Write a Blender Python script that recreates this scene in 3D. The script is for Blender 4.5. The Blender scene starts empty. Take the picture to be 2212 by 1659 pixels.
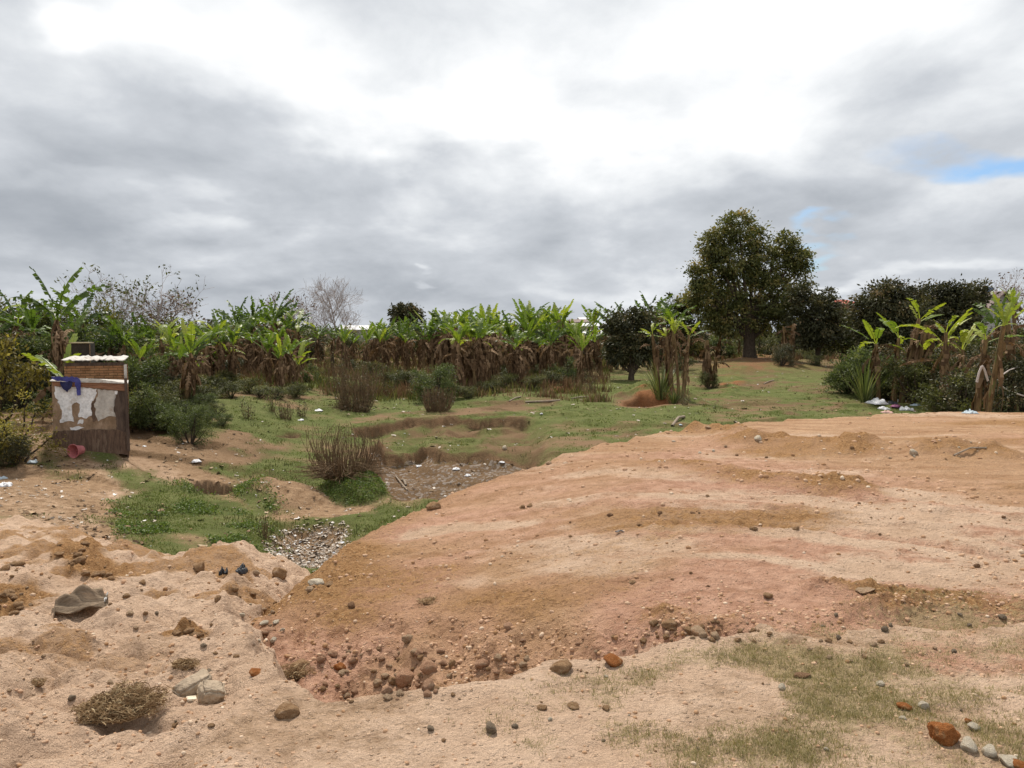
import bpy, math, random
import numpy as np
from mathutils import Vector, Matrix, noise as mnoise

# ------------------------------------------------------------------ camera
SC = bpy.context.scene
COL = SC.collection
R = math.radians
EYE = 1.6
PITCH = R(3.6)
FPX = 1736.7                      # focal length in the 2212 px wide reading frame
cam_d = bpy.data.cameras.new('camera')
cam_d.sensor_width = 36.0
cam_d.lens = 36.0 * FPX / 2212.0
cam_d.clip_start = 0.1
cam_d.clip_end = 5000
cam = bpy.data.objects.new('camera', cam_d)
cam.location = (0, 0, EYE)
cam.rotation_euler = (R(90) - PITCH, 0, 0)
COL.objects.link(cam)
SC.camera = cam
SC.view_settings.view_transform = 'Standard'
SC.view_settings.look = 'None'
SC.view_settings.exposure = 0.30
SC.view_settings.gamma = 1.0

def ray(px, py):
    dx = (px - 1106.0) / FPX
    dy = -(py - 829.5) / FPX
    c, s = math.cos(PITCH), math.sin(PITCH)
    return np.array([dx, c + dy * s, -s + dy * c])

# ------------------------------------------------------------------ world: broken overcast
SUN_EL, SUN_AZ = R(58), R(-14)    # azimuth from +Y towards +X
w = bpy.data.worlds.new('World'); SC.world = w; w.use_nodes = True
nt = w.node_tree; nt.nodes.clear()
N = nt.nodes; Lk = nt.links
def nd(t, **kw):
    n = N.new(t)
    for k, v in kw.items(): setattr(n, k, v)
    return n
def setin(n, i, v):
    if hasattr(v, 'is_linked') or isinstance(v, bpy.types.NodeSocket): n.id_data.links.new(v, n.inputs[i])
    else: n.inputs[i].default_value = v
def wm(op, a, b=0.0, c=0.0, clamp=False):
    n = nd('ShaderNodeMath', operation=op); n.use_clamp = clamp
    setin(n, 0, a); setin(n, 1, b)
    if op in ('MULTIPLY_ADD',): setin(n, 2, c)
    return n.outputs[0]
def wv(op, a, b):
    n = nd('ShaderNodeVectorMath', operation=op); setin(n, 0, a); setin(n, 1, b)
    return n.outputs['Value'] if op == 'LENGTH' else n.outputs[0]
tc = nd('ShaderNodeTexCoord')
dirv = wv('NORMALIZE', tc.outputs['Generated'], (0, 0, 0))
sep = nd('ShaderNodeSeparateXYZ'); Lk.new(dirv, sep.inputs[0])
zz = wm('ADD', wm('MAXIMUM', sep.outputs[2], 0.0), 0.30)
comb = nd('ShaderNodeCombineXYZ')
Lk.new(wm('DIVIDE', sep.outputs[0], zz), comb.inputs[0])
Lk.new(wm('DIVIDE', sep.outputs[1], zz), comb.inputs[1])
def wnoise(scale, detail, rough, dist, off):
    m = nd('ShaderNodeMapping'); Lk.new(comb.outputs[0], m.inputs[0])
    m.inputs['Location'].default_value = off
    m.inputs['Scale'].default_value = (1.0, 0.85, 1)
    n = nd('ShaderNodeTexNoise'); Lk.new(m.outputs[0], n.inputs['Vector'])
    n.inputs['Scale'].default_value = scale; n.inputs['Detail'].default_value = detail
    n.inputs['Roughness'].default_value = rough; n.inputs['Distortion'].default_value = dist
    return n.outputs['Fac']
n1 = wnoise(1.6, 7, 0.50, 0.25, (3.1, 1.7, 0))
n2 = wnoise(3.6, 8, 0.58, 0.15, (7.3, 0.4, 2))
# direction warp so that the cloud banks have ragged outlines
nw = nd('ShaderNodeTexNoise'); Lk.new(comb.outputs[0], nw.inputs['Vector'])
nw.inputs['Scale'].default_value = 1.7; nw.inputs['Detail'].default_value = 5
wofs = wv('MULTIPLY', wv('SUBTRACT', nw.outputs['Color'], (0.5, 0.5, 0.5)), (0.34, 0.1, 0.26))
dwarp = wv('ADD', dirv, wofs)
def blob(px, py, rx, ry, soft=1.0):
    d = ray(px, py); d = d / np.linalg.norm(d)
    sx = rx / FPX * d[1]; sz = ry / FPX * d[1]
    v = wv('SUBTRACT', dwarp, tuple(d))
    v = wv('MULTIPLY', v, (1 / sx, 0.8 / (sx + sz), 1 / sz))
    l = wv('LENGTH', v, (0, 0, 0))
    mr = nd('ShaderNodeMapRange', interpolation_type='SMOOTHSTEP')
    Lk.new(l, mr.inputs['Value'])
    mr.inputs['From Min'].default_value = 1.0 + 0.55 * soft
    mr.inputs['From Max'].default_value = max(0.0, 1.0 - 0.8 * soft)
    return mr.outputs[0]
BLOBS = [  # px, py, rx, ry, amount, softness
    (1120, 90, 760, 230, 0.37, 1), (520, 90, 300, 110, 0.22, 1), (930, 245, 360, 70, 0.28, .8), (2000, 30, 500, 70, 0.10, 1),
    (240, 60, 70, 50, 0.28, 1), (1950, 60, 420, 170, 0.25, 1), (1560, 330, 420, 110, 0.22, 1),
    (-100, 250, 500, 200, 0.08, 1), (330, 400, 420, 130, -0.10, 1), (60, 470, 300, 90, -0.07, 1),
    (820, 400, 520, 90, -0.06, 1), (560, 210, 220, 70, -0.06, 1), (300, 585, 360, 40, -0.13, 1), (900, 520, 500, 45, 0.02, 1),
    (620, 620, 420, 40, -0.07, 1), (1250, 560, 420, 60, 0.02, 1), (1500, 610, 500, 30, 0.10, 1),
    (890, 568, 22, 14, 0.20, .9), (922, 618, 40, 10, 0.18, .9), (1290, 310, 130, 50, 0.12, 1), (1880, 560, 260, 60, 0.12, 1),
    (2080, 420, 260, 90, 0.10, 1), (1700, 210, 330, 110, -0.10, 1), (1650, 470, 400, 40, -0.05, 1), (450, 500, 420, 24, 0.10, 1), (1950, 600, 300, 35, 0.12, 1),
]
back = wm('MULTIPLY', wm('MAXIMUM', wm('MULTIPLY', sep.outputs[1], -1.0), 0.0), 0.45, clamp=True)
acc = 0.44
val = None
for (px, py, rx, ry, am, so) in BLOBS:
    val = wm('MULTIPLY_ADD', blob(px, py, rx, ry, so), am, acc if val is None else val)
val = wm('MULTIPLY_ADD', wm('SUBTRACT', n1, 0.5), 0.95, val)
val = wm('MULTIPLY_ADD', wm('SUBTRACT', n2, 0.5), 0.65, val)
val = wm('ADD', val, back)
val = wm('MINIMUM', wm('MAXIMUM', val, 0.05), 1.15)
ramp = nd('ShaderNodeValToRGB'); Lk.new(val, ramp.inputs[0])
cr = ramp.color_ramp
cr.elements[0].position = 0.25; cr.elements[0].color = (0.37, 0.395, 0.43, 1)
cr.elements[1].position = 1.0; cr.elements[1].color = (0.96, 0.96, 0.96, 1)
e = cr.elements.new(0.08); e.color = (0.31, 0.335, 0.37, 1)
e = cr.elements.new(0.5); e.color = (0.51, 0.535, 0.57, 1)
e = cr.elements.new(0.72); e.color = (0.71, 0.73, 0.75, 1)
sky = nd('ShaderNodeTexSky', sky_type='NISHITA'); sky.sun_disc = False
sky.sun_elevation = SUN_EL; sky.sun_rotation = SUN_AZ
sky.air_density = 1.0; sky.dust_density = 1.2
cl = nd('ShaderNodeVectorMath', operation='SCALE'); Lk.new(ramp.outputs[0], cl.inputs[0]); cl.inputs['Scale'].default_value = 10.0
holes = wm('ADD', wm('MULTIPLY', blob(2215, 318, 150, 34, .9), 0.95), wm('MULTIPLY', blob(1795, 510, 60, 14, .9), 0.7), clamp=True)
holes = wm('MULTIPLY', holes, wm('MULTIPLY', wm('SUBTRACT', n2, 0.3), 4.0, clamp=True))
mx = nd('ShaderNodeMix', data_type='RGBA'); Lk.new(holes, mx.inputs['Factor'])
Lk.new(cl.outputs[0], mx.inputs['A'])
skb = nd('ShaderNodeVectorMath', operation='MULTIPLY'); Lk.new(sky.outputs[0], skb.inputs[0]); skb.inputs[1].default_value = (0.75, 0.95, 1.15)
Lk.new(skb.outputs[0], mx.inputs['B'])
bg = nd('ShaderNodeBackground'); Lk.new(mx.outputs['Result'], bg.inputs[0]); bg.inputs[1].default_value = 0.1
wo = nd('ShaderNodeOutputWorld'); Lk.new(bg.outputs[0], wo.inputs[0])

sun_d = bpy.data.lights.new('sun', 'SUN'); sun_d.energy = 3.9; sun_d.angle = R(5); sun_d.color = (1, 0.93, 0.83)
sun = bpy.data.objects.new('sun', sun_d); COL.objects.link(sun)
sd = Vector((math.sin(SUN_AZ) * math.cos(SUN_EL), math.cos(SUN_AZ) * math.cos(SUN_EL), math.sin(SUN_EL)))
sun.rotation_euler = sd.to_track_quat('Z', 'Y').to_euler()

# ------------------------------------------------------------------ helpers
random.seed(4); RS = np.random.RandomState(7)

def vn(x, y, seed=0):
    xf = np.floor(x); yf = np.floor(y)
    xi = xf.astype(np.int64); yi = yf.astype(np.int64)
    fx = x - xf; fy = y - yf
    fx = fx * fx * fx * (fx * (fx * 6 - 15) + 10); fy = fy * fy * fy * (fy * (fy * 6 - 15) + 10)
    def h(a, b):
        v = (a * 374761393 + b * 668265263 + seed * 974711 + 1013904223) & 0xffffffff
        v = ((v ^ (v >> 13)) * 1274126177) & 0xffffffff
        v = ((v ^ (v >> 16)) * 2246822519) & 0xffffffff
        v ^= v >> 15
        return v / 4294967296.0
    a = h(xi, yi); b = h(xi + 1, yi); c = h(xi, yi + 1); d = h(xi + 1, yi + 1)
    return (a + (b - a) * fx) * (1 - fy) + (c + (d - c) * fx) * fy

def fbm(x, y, s, octv=4, seed=0, gain=0.5):
    """noise of feature size s metres, about -0.5..0.5"""
    r = 0; a = 1; t = 0
    ca, sa = 0.8, 0.6
    for i in range(octv):
        r = r + a * (vn(x / s, y / s, seed + i) - 0.5); t += a
        a *= gain; s *= 0.5
        x, y = x * ca - y * sa, x * sa + y * ca
    return r / t * 1.5

def sst(a, b, x):
    t = np.clip((x - a) / (b - a), 0, 1); return t * t * (3 - 2 * t)
def smax(a, b, k):
    h = np.clip(0.5 + 0.5 * (a - b) / k, 0, 1)
    return b * (1 - h) + a * h + k * h * (1 - h)

def sdpoly(x, y, P):
    P = np.asarray(P, float)
    lo = P.min(0) - 8; hi = P.max(0) + 8
    out = np.full(x.shape, 20.0)
    m = (x > lo[0]) & (x < hi[0]) & (y > lo[1]) & (y < hi[1])
    X = x[m]; Y = y[m]
    if X.size == 0: return out
    d = np.full(X.shape, 1e9); ins = np.zeros(X.shape, bool)
    n = len(P)
    for i in range(n):
        a = P[i]; b = P[(i + 1) % n]; e = b - a
        t = np.clip(((X - a[0]) * e[0] + (Y - a[1]) * e[1]) / max(1e-9, e @ e), 0, 1)
        d = np.minimum(d, (X - a[0] - t * e[0]) ** 2 + (Y - a[1] - t * e[1]) ** 2)
        c = ((a[1] > Y) != (b[1] > Y))
        with np.errstate(divide='ignore', invalid='ignore'):
            xx = e[0] * (Y - a[1]) / (e[1] if e[1] != 0 else 1e-12) + a[0]
        ins ^= c & (X < xx)
    d = np.sqrt(d); out[m] = np.where(ins, -d, d)
    return out
def sdline(x, y, P):
    P = np.asarray(P, float)
    d = np.full(x.shape, 1e9)
    for i in range(len(P) - 1):
        a = P[i]; b = P[i + 1]; e = b - a
        t = np.clip(((x - a[0]) * e[0] + (y - a[1]) * e[1]) / max(1e-9, e @ e), 0, 1)
        d = np.minimum(d, (x - a[0] - t * e[0]) ** 2 + (y - a[1] - t * e[1]) ** 2)
    return np.sqrt(d)

# ------------------------------------------------------------------ terrain
def M0(x, y):
    z = np.interp(y, [0, 12, 16, 20, 28, 36, 50, 66, 100, 200, 600, 3000],
                  [-2.5, -2.35, -2.15, -1.95, -1.5, -1.2, -.9, -.65, -.4, -.1, 0.2, 0.2])
    return z + 0.78 * sst(-4.2, -11, x) * sst(60, 26, y) + 0.50 * sst(-3.2, -6.0, x) * sst(17.5, 10, y)
def F0(x, y):
    left = sst(-0.2, -2.2, x)
    return -0.02 * np.maximum(y - 3, 0) - left * 0.12 * np.maximum(y - 2.5, 0)
def P0(x, y):
    return -0.03 - 0.40 * sst(1.6, -1.6, x) - 0.12 * sst(6, 18, y) + 0.10 * sst(9, 20, x)

def march(fn, px, py):
    d = ray(px, py); t = np.concatenate([np.linspace(1.5, 40, 4000), np.linspace(40.02, 300, 3000)])
    X = d[0] * t; Y = d[1] * t; Z = EYE + d[2] * t
    h = fn(X, Y); k = np.argmax(Z < h)
    return (float(X[k]), float(Y[k]))
def PM(pts): return [march(M0, a, b) for a, b in pts]
def PF(pts): return [march(F0, a, b) for a, b in pts]
def PP(pts): return [march(P0, a, b) for a, b in pts]

polyF = PF([(1700, 1372), (1560, 1380), (1460, 1390), (1380, 1417), (1300, 1440), (1180, 1453), (1130, 1476), (1000, 1496), (840, 1510),
            (700, 1536), (655, 1512), (625, 1478), (585, 1438), (535, 1400), (498, 1352), (478, 1300), (500, 1240), (540, 1196), (470, 1186),
            (360, 1212), (240, 1185), (120, 1140), (-60, 1112), (-700, 1112)]) + [(-30, 4), (-30, -30), (30, -30), (30, 3.5)]
polyP = [(40, 17), (40, 19.5)] + PP([(2212, 890), (2080, 888), (1880, 899), (1700, 906), (1530, 929), (1390, 952), (1180, 1005), (1050, 1045),
            (900, 1104), (800, 1152), (730, 1200), (675, 1245), (650, 1300), (760, 1335), (1000, 1318), (1300, 1325), (1480, 1352), (1700, 1385), (2212, 1460)]) + [(9, 3.0), (40, 2.5)]
hol_out = PM([(770, 930), (880, 912), (1000, 906), (1140, 906), (1175, 925), (1180, 975), (1150, 1040), (1000, 1090), (870, 1095), (815, 1060), (800, 1000), (830, 960), (760, 950)])
hol_in = PM([(800, 972), (930, 956), (955, 966), (1060, 968), (1150, 975), (1170, 1040), (1000, 1095), (870, 1095), (825, 1060), (800, 1010)])
rub = PM([(585, 1150), (620, 1128), (700, 1122), (745, 1135), (730, 1190), (700, 1220), (600, 1215), (570, 1185)])
hole_rect = PM([(412, 1040), (448, 1036), (500, 1048), (500, 1068), (450, 1066), (422, 1060)])
mound = PM([(500, 1062), (530, 1040), (600, 1036), (670, 1060), (700, 1085), (640, 1098), (550, 1092)])
hole_a = PM([(1352, 866), (1385, 862), (1440, 866), (1446, 876), (1400, 882), (1350, 878)])
hole_b = PM([(1192, 844), (1215, 840), (1240, 845), (1232, 852), (1205, 852)])
hole_c = PM([(415, 968), (450, 962), (490, 970), (470, 980), (430, 978)])
hole_d = PM([(590, 942), (620, 938), (650, 942), (630, 950)])
hole_e = PM([(835, 1085), (860, 1078), (880, 1082), (860, 1088)])
heap_a = PM([(1355, 858), (1390, 836), (1470, 850), (1500, 872), (1430, 866)])
heap_tree = PM([(1490, 800), (1600, 772), (1700, 776), (1790, 800), (1700, 812), (1560, 812)])
heap_red = PM([(1545, 845), (1550, 815), (1600, 812), (1620, 840), (1580, 862)])
hump = PM([(640, 790), (680, 770), (760, 775), (770, 800), (660, 810)])
weedmound = PM([(690, 1060), (740, 1035), (800, 1045), (826, 1072), (790, 1090), (710, 1085)])

dirt1 = PM([(-700, 860), (-60, 870), (120, 890), (290, 930), (340, 955), (430, 960), (520, 945), (600, 985), (575, 1020), (560, 1040), (690, 1058), (720, 1085), (770, 1105), (590, 1115),
            (500, 1085), (400, 1040), (330, 1040), (260, 1075), (262, 1180), (-700, 1180)])
path = PM([(-100, 930), (120, 935), (290, 975), (420, 1040), (330, 1045), (280, 1100), (180, 1075), (240, 1040), (180, 1000), (-60, 985)])
weeds = PM([(275, 1060), (345, 1036), (420, 1055), (530, 1100), (590, 1140), (545, 1190), (400, 1205), (300, 1160), (262, 1110)])
weeds2 = PM([(500, 1050), (560, 1060), (600, 1100), (560, 1110), (510, 1090)])
dirtR = PM([(1490, 870), (1350, 885), (1300, 878), (1340, 860), (1330, 830), (1420, 810), (1520, 800), (1800, 780), (1900, 800), (1700, 815), (1640, 870), (1560, 872)])
dirtC = PM([(1040, 900), (980, 895), (820, 905), (760, 915), (780, 900), (900, 888), (1060, 885), (1100, 870), (1200, 855), (1280, 862), (1200, 880)])
berm1 = PP([(1500, 938), (1560, 940), (1640, 955), (1760, 968), (1900, 980), (2000, 985), (2120, 985)])
berm2 = PP([(1470, 1012), (1540, 1022), (1620, 1032), (1700, 1042), (1800, 1052)])
berm3 = PP([(1420, 1350), (1500, 1368), (1650, 1352), (1800, 1340), (2000, 1320), (2212, 1345)])
berm4 = PP([(1760, 1275), (1850, 1285), (1980, 1300), (2100, 1310), (2212, 1330)])
tracks = [PP([(1180, 1085), (1400, 1075), (1700, 1085), (2000, 1115), (2260, 1150)]), PP([(1300, 1120), (1560, 1128), (1800, 1130), (2000, 1160), (2260, 1205)]),
          PP([(1560, 985), (1700, 990), (1860, 996)]), PP([(1350, 1215), (1600, 1205), (1760, 1230), (1900, 1240)]), PP([(1800, 1170), (2000, 1190), (2260, 1230)]),
          PP([(1050, 1250), (1200, 1215), (1340, 1225)]), PP([(2000, 1330), (2300, 1340)]), PP([(1850, 1100), (2020, 1140), (2260, 1180)]), PP([(1900, 1240), (2260, 1290)])]
tracks += [PP([(1240, 1140), (1500, 1150), (1750, 1160), (2000, 1195), (2260, 1245)]), PP([(1450, 1072), (1700, 1072), (1950, 1095), (2260, 1132)]), PP([(1500, 1100), (1750, 1108), (2000, 1135), (2260, 1172)]), PP([(900, 1160), (1000, 1140), (1150, 1130)]), PP([(1950, 1065), (2100, 1085), (2260, 1105)]), PP([(1120, 1190), (1300, 1180), (1450, 1185)])]
ruts = [PP([(1150, 1095), (1400, 1092), (1700, 1108), (2000, 1142), (2260, 1180)]), PP([(1600, 1140), (1800, 1150), (2000, 1180), (2260, 1222)]), PP([(1500, 1060), (1800, 1070), (2000, 1100), (2260, 1130)])]
ochre_l = PF([(110, 1215), (120, 1170), (170, 1180), (215, 1215), (260, 1235), (262, 1250), (215, 1252), (170, 1240)])
ochre_l2 = PF([(-40, 1270), (90, 1262), (125, 1275), (90, 1300), (40, 1340), (-60, 1355)])
ochre_l3 = PF([(360, 1366), (440, 1362), (465, 1372), (440, 1382), (365, 1380)])
ochre_l4 = PF([(185, 1245), (215, 1240), (262, 1245), (240, 1254)])

def terrain(x, y):
    """returns height and surface masks"""
    amp = np.clip(0.035 * y, 0.10, 0.9)
    wx = x + amp * fbm(x, y, 1.1, 4, 11) * np.clip(y / 12, .45, 1) * 1.1
    wy = y + amp * fbm(x, y, 1.1, 4, 31) * np.clip(y / 12, .45, 1) * 1.1
    near = np.clip(1 - y / 26, 0, 1)
    M = M0(x, y) + 0.16 * fbm(x, y, 6, 3, 3) * sst(5, 12, y) + 0.5 * sst(80, 400, y) * fbm(x, y, 80, 3, 4)
    vx = x + .45 * (wx - x) + .12 * fbm(x, y, .5, 3, 48); vy = y + .45 * (wy - y) + .12 * fbm(x, y, .5, 3, 49)
    do = sdpoly(vx, vy, hol_out); di = sdpoly(vx, vy, hol_in)
    wr = 1.0 * sst(0.1, 1.4, x)
    M = M - 0.40 * sst(0.06 + wr, -0.12 - wr, do) * (0.6 + 1.2 * np.abs(fbm(x, y, 1.5, 3, 8))) - 0.34 * sst(0.06 + .5 * sst(-1.2, 0, x), -0.12 - .5 * sst(-1.2, 0, x), di)
    M = M + 0.07 * np.exp(-((do - 0.25) / 0.4) ** 2) * (1 + 2 * fbm(x, y, 0.8, 3, 9))
    dr = sdpoly(wx, wy, rub); M = M - 0.35 * sst(0.3, -0.4, dr)
    dh = sdpoly(x, y, hole_rect); M = M - 1.5 * sst(0.03, -0.07, dh)
    dm = sdpoly(wx, wy, mound); M = M + 0.42 * sst(0.35, -1.0, dm)
    dwm = sdpoly(wx, wy, weedmound); M = M + 0.34 * sst(0.12, -0.6, dwm)
    dha = sdpoly(x, y, hole_a); dhb = sdpoly(x, y, hole_b); dhc = sdpoly(x, y, hole_c); dhd = sdpoly(x, y, hole_d); dhe = sdpoly(x, y, hole_e)
    M = M - 1.0 * sst(0.15, -0.5, dha) - 0.9 * sst(0.1, -0.5, dhb) - 0.35 * sst(0.1, -0.5, dhc) - 0.4 * sst(0.1, -0.4, dhd) - 0.3 * sst(.1, -.3, dhe)
    dpa = sdpoly(wx, wy, heap_a); M = M + 0.75 * sst(0.8, -1.5, dpa)
    dpt = sdpoly(wx, wy, heap_tree); M = M + 0.5 * sst(1.0, -3.0, dpt)
    dpr = sdpoly(wx, wy, heap_red); M = M + 0.25 * sst(0.6, -1.5, dpr)
    dhu = sdpoly(wx, wy, hump); M = M + 0.6 * sst(0.8, -2, dhu)
    M = M + 0.30 * np.exp(-((x + 11.2) ** 2 + (y - 19.0) ** 2) / 1.3 ** 2)
    # ledges / dry channels crossing the meadow
    led = fbm(x * 0.45, y, 2.6, 3, 41)
    M = M + 0.10 * sst(-0.03, 0.03, led) * sst(14, 18, y) * sst(46, 36, y)
    dF = sdpoly(wx, wy, polyF) + 0.07 * fbm(x, y, .22, 3, 44) + 0.03 * fbm(x, y, .06, 2, 45) + sst(.5, 1.2, x) * (.55 * fbm(x, y, .9, 4, 46) + .1); dP = sdpoly(wx, wy, polyP)
    kF = np.interp(y, [3, 5.5, 9], [2.2, 1.1, 0.42])
    F = F0(x, y) - kF * np.maximum(dF, 0) + 0.03 * np.exp(-(dF / 0.2) ** 2) * (y < 6)
    kP = np.where((y < 7), 0.30, 0.62)
    kP = 0.30 + 0.34 * sst(5.0, 7.5, y) + 0.32 * sst(-1.3, -2.4, x) * sst(4.6, 6.0, y)
    Pz = P0(x, y) - kP * np.maximum(dP, 0)
    H = smax(smax(M, F, 0.08), Pz, 0.05)
    top = np.maximum(np.maximum(M, F), Pz)
    sw = 0.02 + .07 * sst(.6, 1.4, x) * sst(7, 5, y); inP = sst(-sw, sw, Pz - np.maximum(M, F) + sw * 2 * fbm(x, y, .3, 3, 47)); inM = sst(-0.03, 0.03, M - np.maximum(Pz, F)); inF = np.clip(1 - inP - inM, 0, 1)
    # relief
    H = H + 0.10 * fbm(x, y, 2.2, 3, 51) * np.clip(y / 6, .25, 1) * (0.5 + inM * .5)
    left = inF * sst(-0.5, -1.5, x)
    lump = np.abs(fbm(x, y, 0.55, 4, 61)); H = H + left * (0.30 * (lump - .12) + 0.05 * fbm(x, y, 0.14, 3, 62))
    H = H + 0.022 * fbm(x, y, 0.25, 4, 71) * near
    H = H + inP * 0.055 * np.abs(fbm(x * .6, y, 0.45, 5, 73, .62)) * near
    H = H + 0.012 * fbm(x, y, 0.06, 2, 72) * np.clip(1 - y / 9, 0, 1)
    pslope = inP * sst(-0.1, 0.35, dP) * sst(7, 5.5, y)
    H = H + pslope * (0.13 * fbm(x, y, 0.35, 5, 81, .6) + 0.11 * fbm(x * 2.0 + y * .5, y * .5, 0.35, 4, 82))
    H = H + inP * 0.05 * fbm(x * .4, y * 1.5 + x * .12, 0.5, 4, 84) * sst(5, 7, y)
    flank = inP * sst(0.0, 0.25, dP) * sst(-1.5, -2.2, x + 0 * y) * sst(4.5, 5.5, y)
    H = H + flank * (0.09 * fbm(x, y, 0.5, 5, 83, .6))
    # berms of pushed-up clods, ruts
    b = np.zeros_like(x)
    for (ln, hgt, wd, sd_) in ((berm1, .24, .48, 91), (berm2, .12, .40, 92), (berm3, .07, .14, 93), (berm4, .045, .10, 94)):
        d = sdline(wx, wy, ln); g = np.exp(-(d / wd) ** 2)
        H = H + g * hgt * (0.75 + 1.1 * fbm(x, y, 0.5, 4, sd_)) ; b = np.maximum(b, g)
    tr = np.zeros_like(x)
    for i, ln in enumerate(tracks):
        wdt = (0.020 + .014 * (i % 3)) * np.clip(y, 4, 12)
        d = sdline(wx, wy, ln); g = np.exp(-(d / wdt) ** 2); tr = np.maximum(tr, g)
    ru = np.zeros_like(x)
    for ln in ruts:
        d = sdline(x, y, ln); g = np.exp(-(d / 0.10) ** 2); ru = np.maximum(ru, g)
    H = H - ru * 0.05 * inP
    ol = np.zeros_like(x)
    for i, pl in enumerate((ochre_l, ochre_l2, ochre_l3, ochre_l4)):
        d = sdpoly(wx, wy, pl); g = sst(0.12, -0.08, d)
        H = H + g * (0.20 * np.abs(fbm(x, y, 0.34, 5, 95 + i, .65)) - 0.03); ol = np.maximum(ol, g)
    # ---------------- masks
    n8 = fbm(x, y, 3.0, 4, 101); n2_ = fbm(x, y, 0.8, 4, 102); n3 = fbm(x, y, 0.25, 3, 103)
    dd = sst(0.5, -0.4, sdpoly(wx, wy, dirt1)); dw = sst(0.35, -0.35, sdpoly(wx, wy, weeds)); dw2 = sst(0.3, -0.3, sdpoly(wx, wy, weeds2))
    dR_ = sst(1.5, -1.5, sdpoly(wx, wy, dirtR)); dC = sst(.8, -.8, sdpoly(wx, wy, dirtC))
    g = inM * np.clip(0.80 + 1.3 * n8 + 1.3 * n2_ - 0.12 * sst(24, 34, y) - 1.3 * dd * (0.9 - 1.6 * n8) - 0.15 * dR_ + 0.30 * sst(-.05 * y, .12 * y, x) * sst(24, 27, y) * sst(62, 50, y) - .75 * dC, 0, 1)
    g = g * (1 - sst(0.05, -0.35, di)) * (1 - 0.25 * sst(0.05, -0.2, do) * (0.5 + 2 * np.abs(n2_))) * (1 - sst(0.4, -0.1, dm)) * (1 - sst(0.2, -0.2, dr))
    g = np.maximum(g, inM * np.maximum(dw, dw2) * np.clip(0.75 + 2 * n2_, 0, 1)); g = np.maximum(g, inM * sst(0.2, -0.1, dwm))
    g = g * (1 - 0.6 * sst(38, 60, y))
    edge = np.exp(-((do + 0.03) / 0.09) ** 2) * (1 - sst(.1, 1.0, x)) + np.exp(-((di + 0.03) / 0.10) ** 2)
    pit_shade = sst(.03, -.05, dh)  # shade mask of the rectangular pit, not read by any colour
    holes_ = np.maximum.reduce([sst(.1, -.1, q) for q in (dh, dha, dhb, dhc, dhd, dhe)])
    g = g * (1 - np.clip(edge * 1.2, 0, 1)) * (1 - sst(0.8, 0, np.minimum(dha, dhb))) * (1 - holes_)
    # raised banks and ledges show bare brown soil; pit brown also paints in shade
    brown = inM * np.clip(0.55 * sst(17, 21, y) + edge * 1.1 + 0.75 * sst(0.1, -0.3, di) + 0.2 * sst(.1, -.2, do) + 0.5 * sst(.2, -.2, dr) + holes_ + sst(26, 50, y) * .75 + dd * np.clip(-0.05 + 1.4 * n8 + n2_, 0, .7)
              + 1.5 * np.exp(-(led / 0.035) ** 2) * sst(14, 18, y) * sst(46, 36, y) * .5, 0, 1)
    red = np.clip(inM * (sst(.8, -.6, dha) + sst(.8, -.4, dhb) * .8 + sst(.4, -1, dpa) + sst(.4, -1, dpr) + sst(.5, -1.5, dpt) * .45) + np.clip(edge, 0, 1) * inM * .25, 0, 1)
    pinkreg = sst(11.5, 5.2, y + 1.3 * n8 + 0.25 * x)
    pink = inP * np.clip(pinkreg * (0.95 + 1.2 * n2_) + 0.30 + 1.5 * n8 - 0.5 * sst(12, 20, y), 0, 1)
    ochre = np.clip(inP * (flank * (.85 + 1.5 * n2_) + b * (0.6 + 2 * n2_)) + ol * 1.1 + left * sst(0.03, 0.17, fbm(x, y, 0.7, 4, 111)) * 0.7 * sst(3.6, 5, y)
                    + inP * sst(-0.02, .42, fbm(x * .7, y, 1.4, 5, 112)) * 0.75 + inP * sst(-2.0, -3.2, x - 0.2 * (y - 6)) * .5
                    + inP * np.exp(-(dP / 0.35) ** 2) * sst(5, 7, y) * .45 * sst(14, 10, y), 0, 1)
    nf = pslope * sst(-2.3, -1.5, x); ochre = ochre * (1 - .75 * nf); pink = np.clip(pink + .30 * nf, 0, 1)
    pale = np.clip(inP * tr * (1.05 + 2.0 * n2_) + inP * sst(0.1, .32, fbm(x * .5, y * 1.2, 1.6, 4, 121)) * .6 + inF * (0.85 + n2_) * (1 - ol) + 0.2 * left
                   + inM * sst(.3, -.3, sdpoly(wx, wy, path)) * .45 + inM * dd * sst(18, 10, y) * (.35 + n2_) - inP * b * .8, 0, 1)
    H = H + inP * (ochre * .05 + .018) * np.abs(fbm(x, y, 0.17, 4, 141, .62)) * 2 * np.clip(1 - y / 24, 0, 1)
    dry = inF * np.clip(sst(-0.55, 0.5, x - 0.30 * (y - 3)) * (0.74 + 2.0 * fbm(x, y, 0.5, 4, 131) + n8) + 0.9 * sst(0.25, 0.5, fbm(x, y, 0.6, 3, 132)) * 0, 0, 1) * sst(-0.02, -.25, dF)
    dry = np.maximum(dry, inP * sst(0.6, 1.4, x - 0.5 * (y - 3)) * np.clip(0.3 + 2 * fbm(x, y, 0.5, 4, 131), 0, 1) * sst(5.2, 4.3, y))
    deb = inM * np.clip(sst(.1, -.2, dr) + .55 * sst(.1, -.3, di) + dd * .25, 0, 1)
    return H, (g, brown, red), (pink, ochre, pale), (dry, deb, inP), dict(inM=inM, inF=inF, inP=inP, left=left, pslope=pslope, flank=flank, di=di, dr=dr, dd=dd, dw=np.maximum(dw, dw2), dwm=dwm, b=b)

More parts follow.
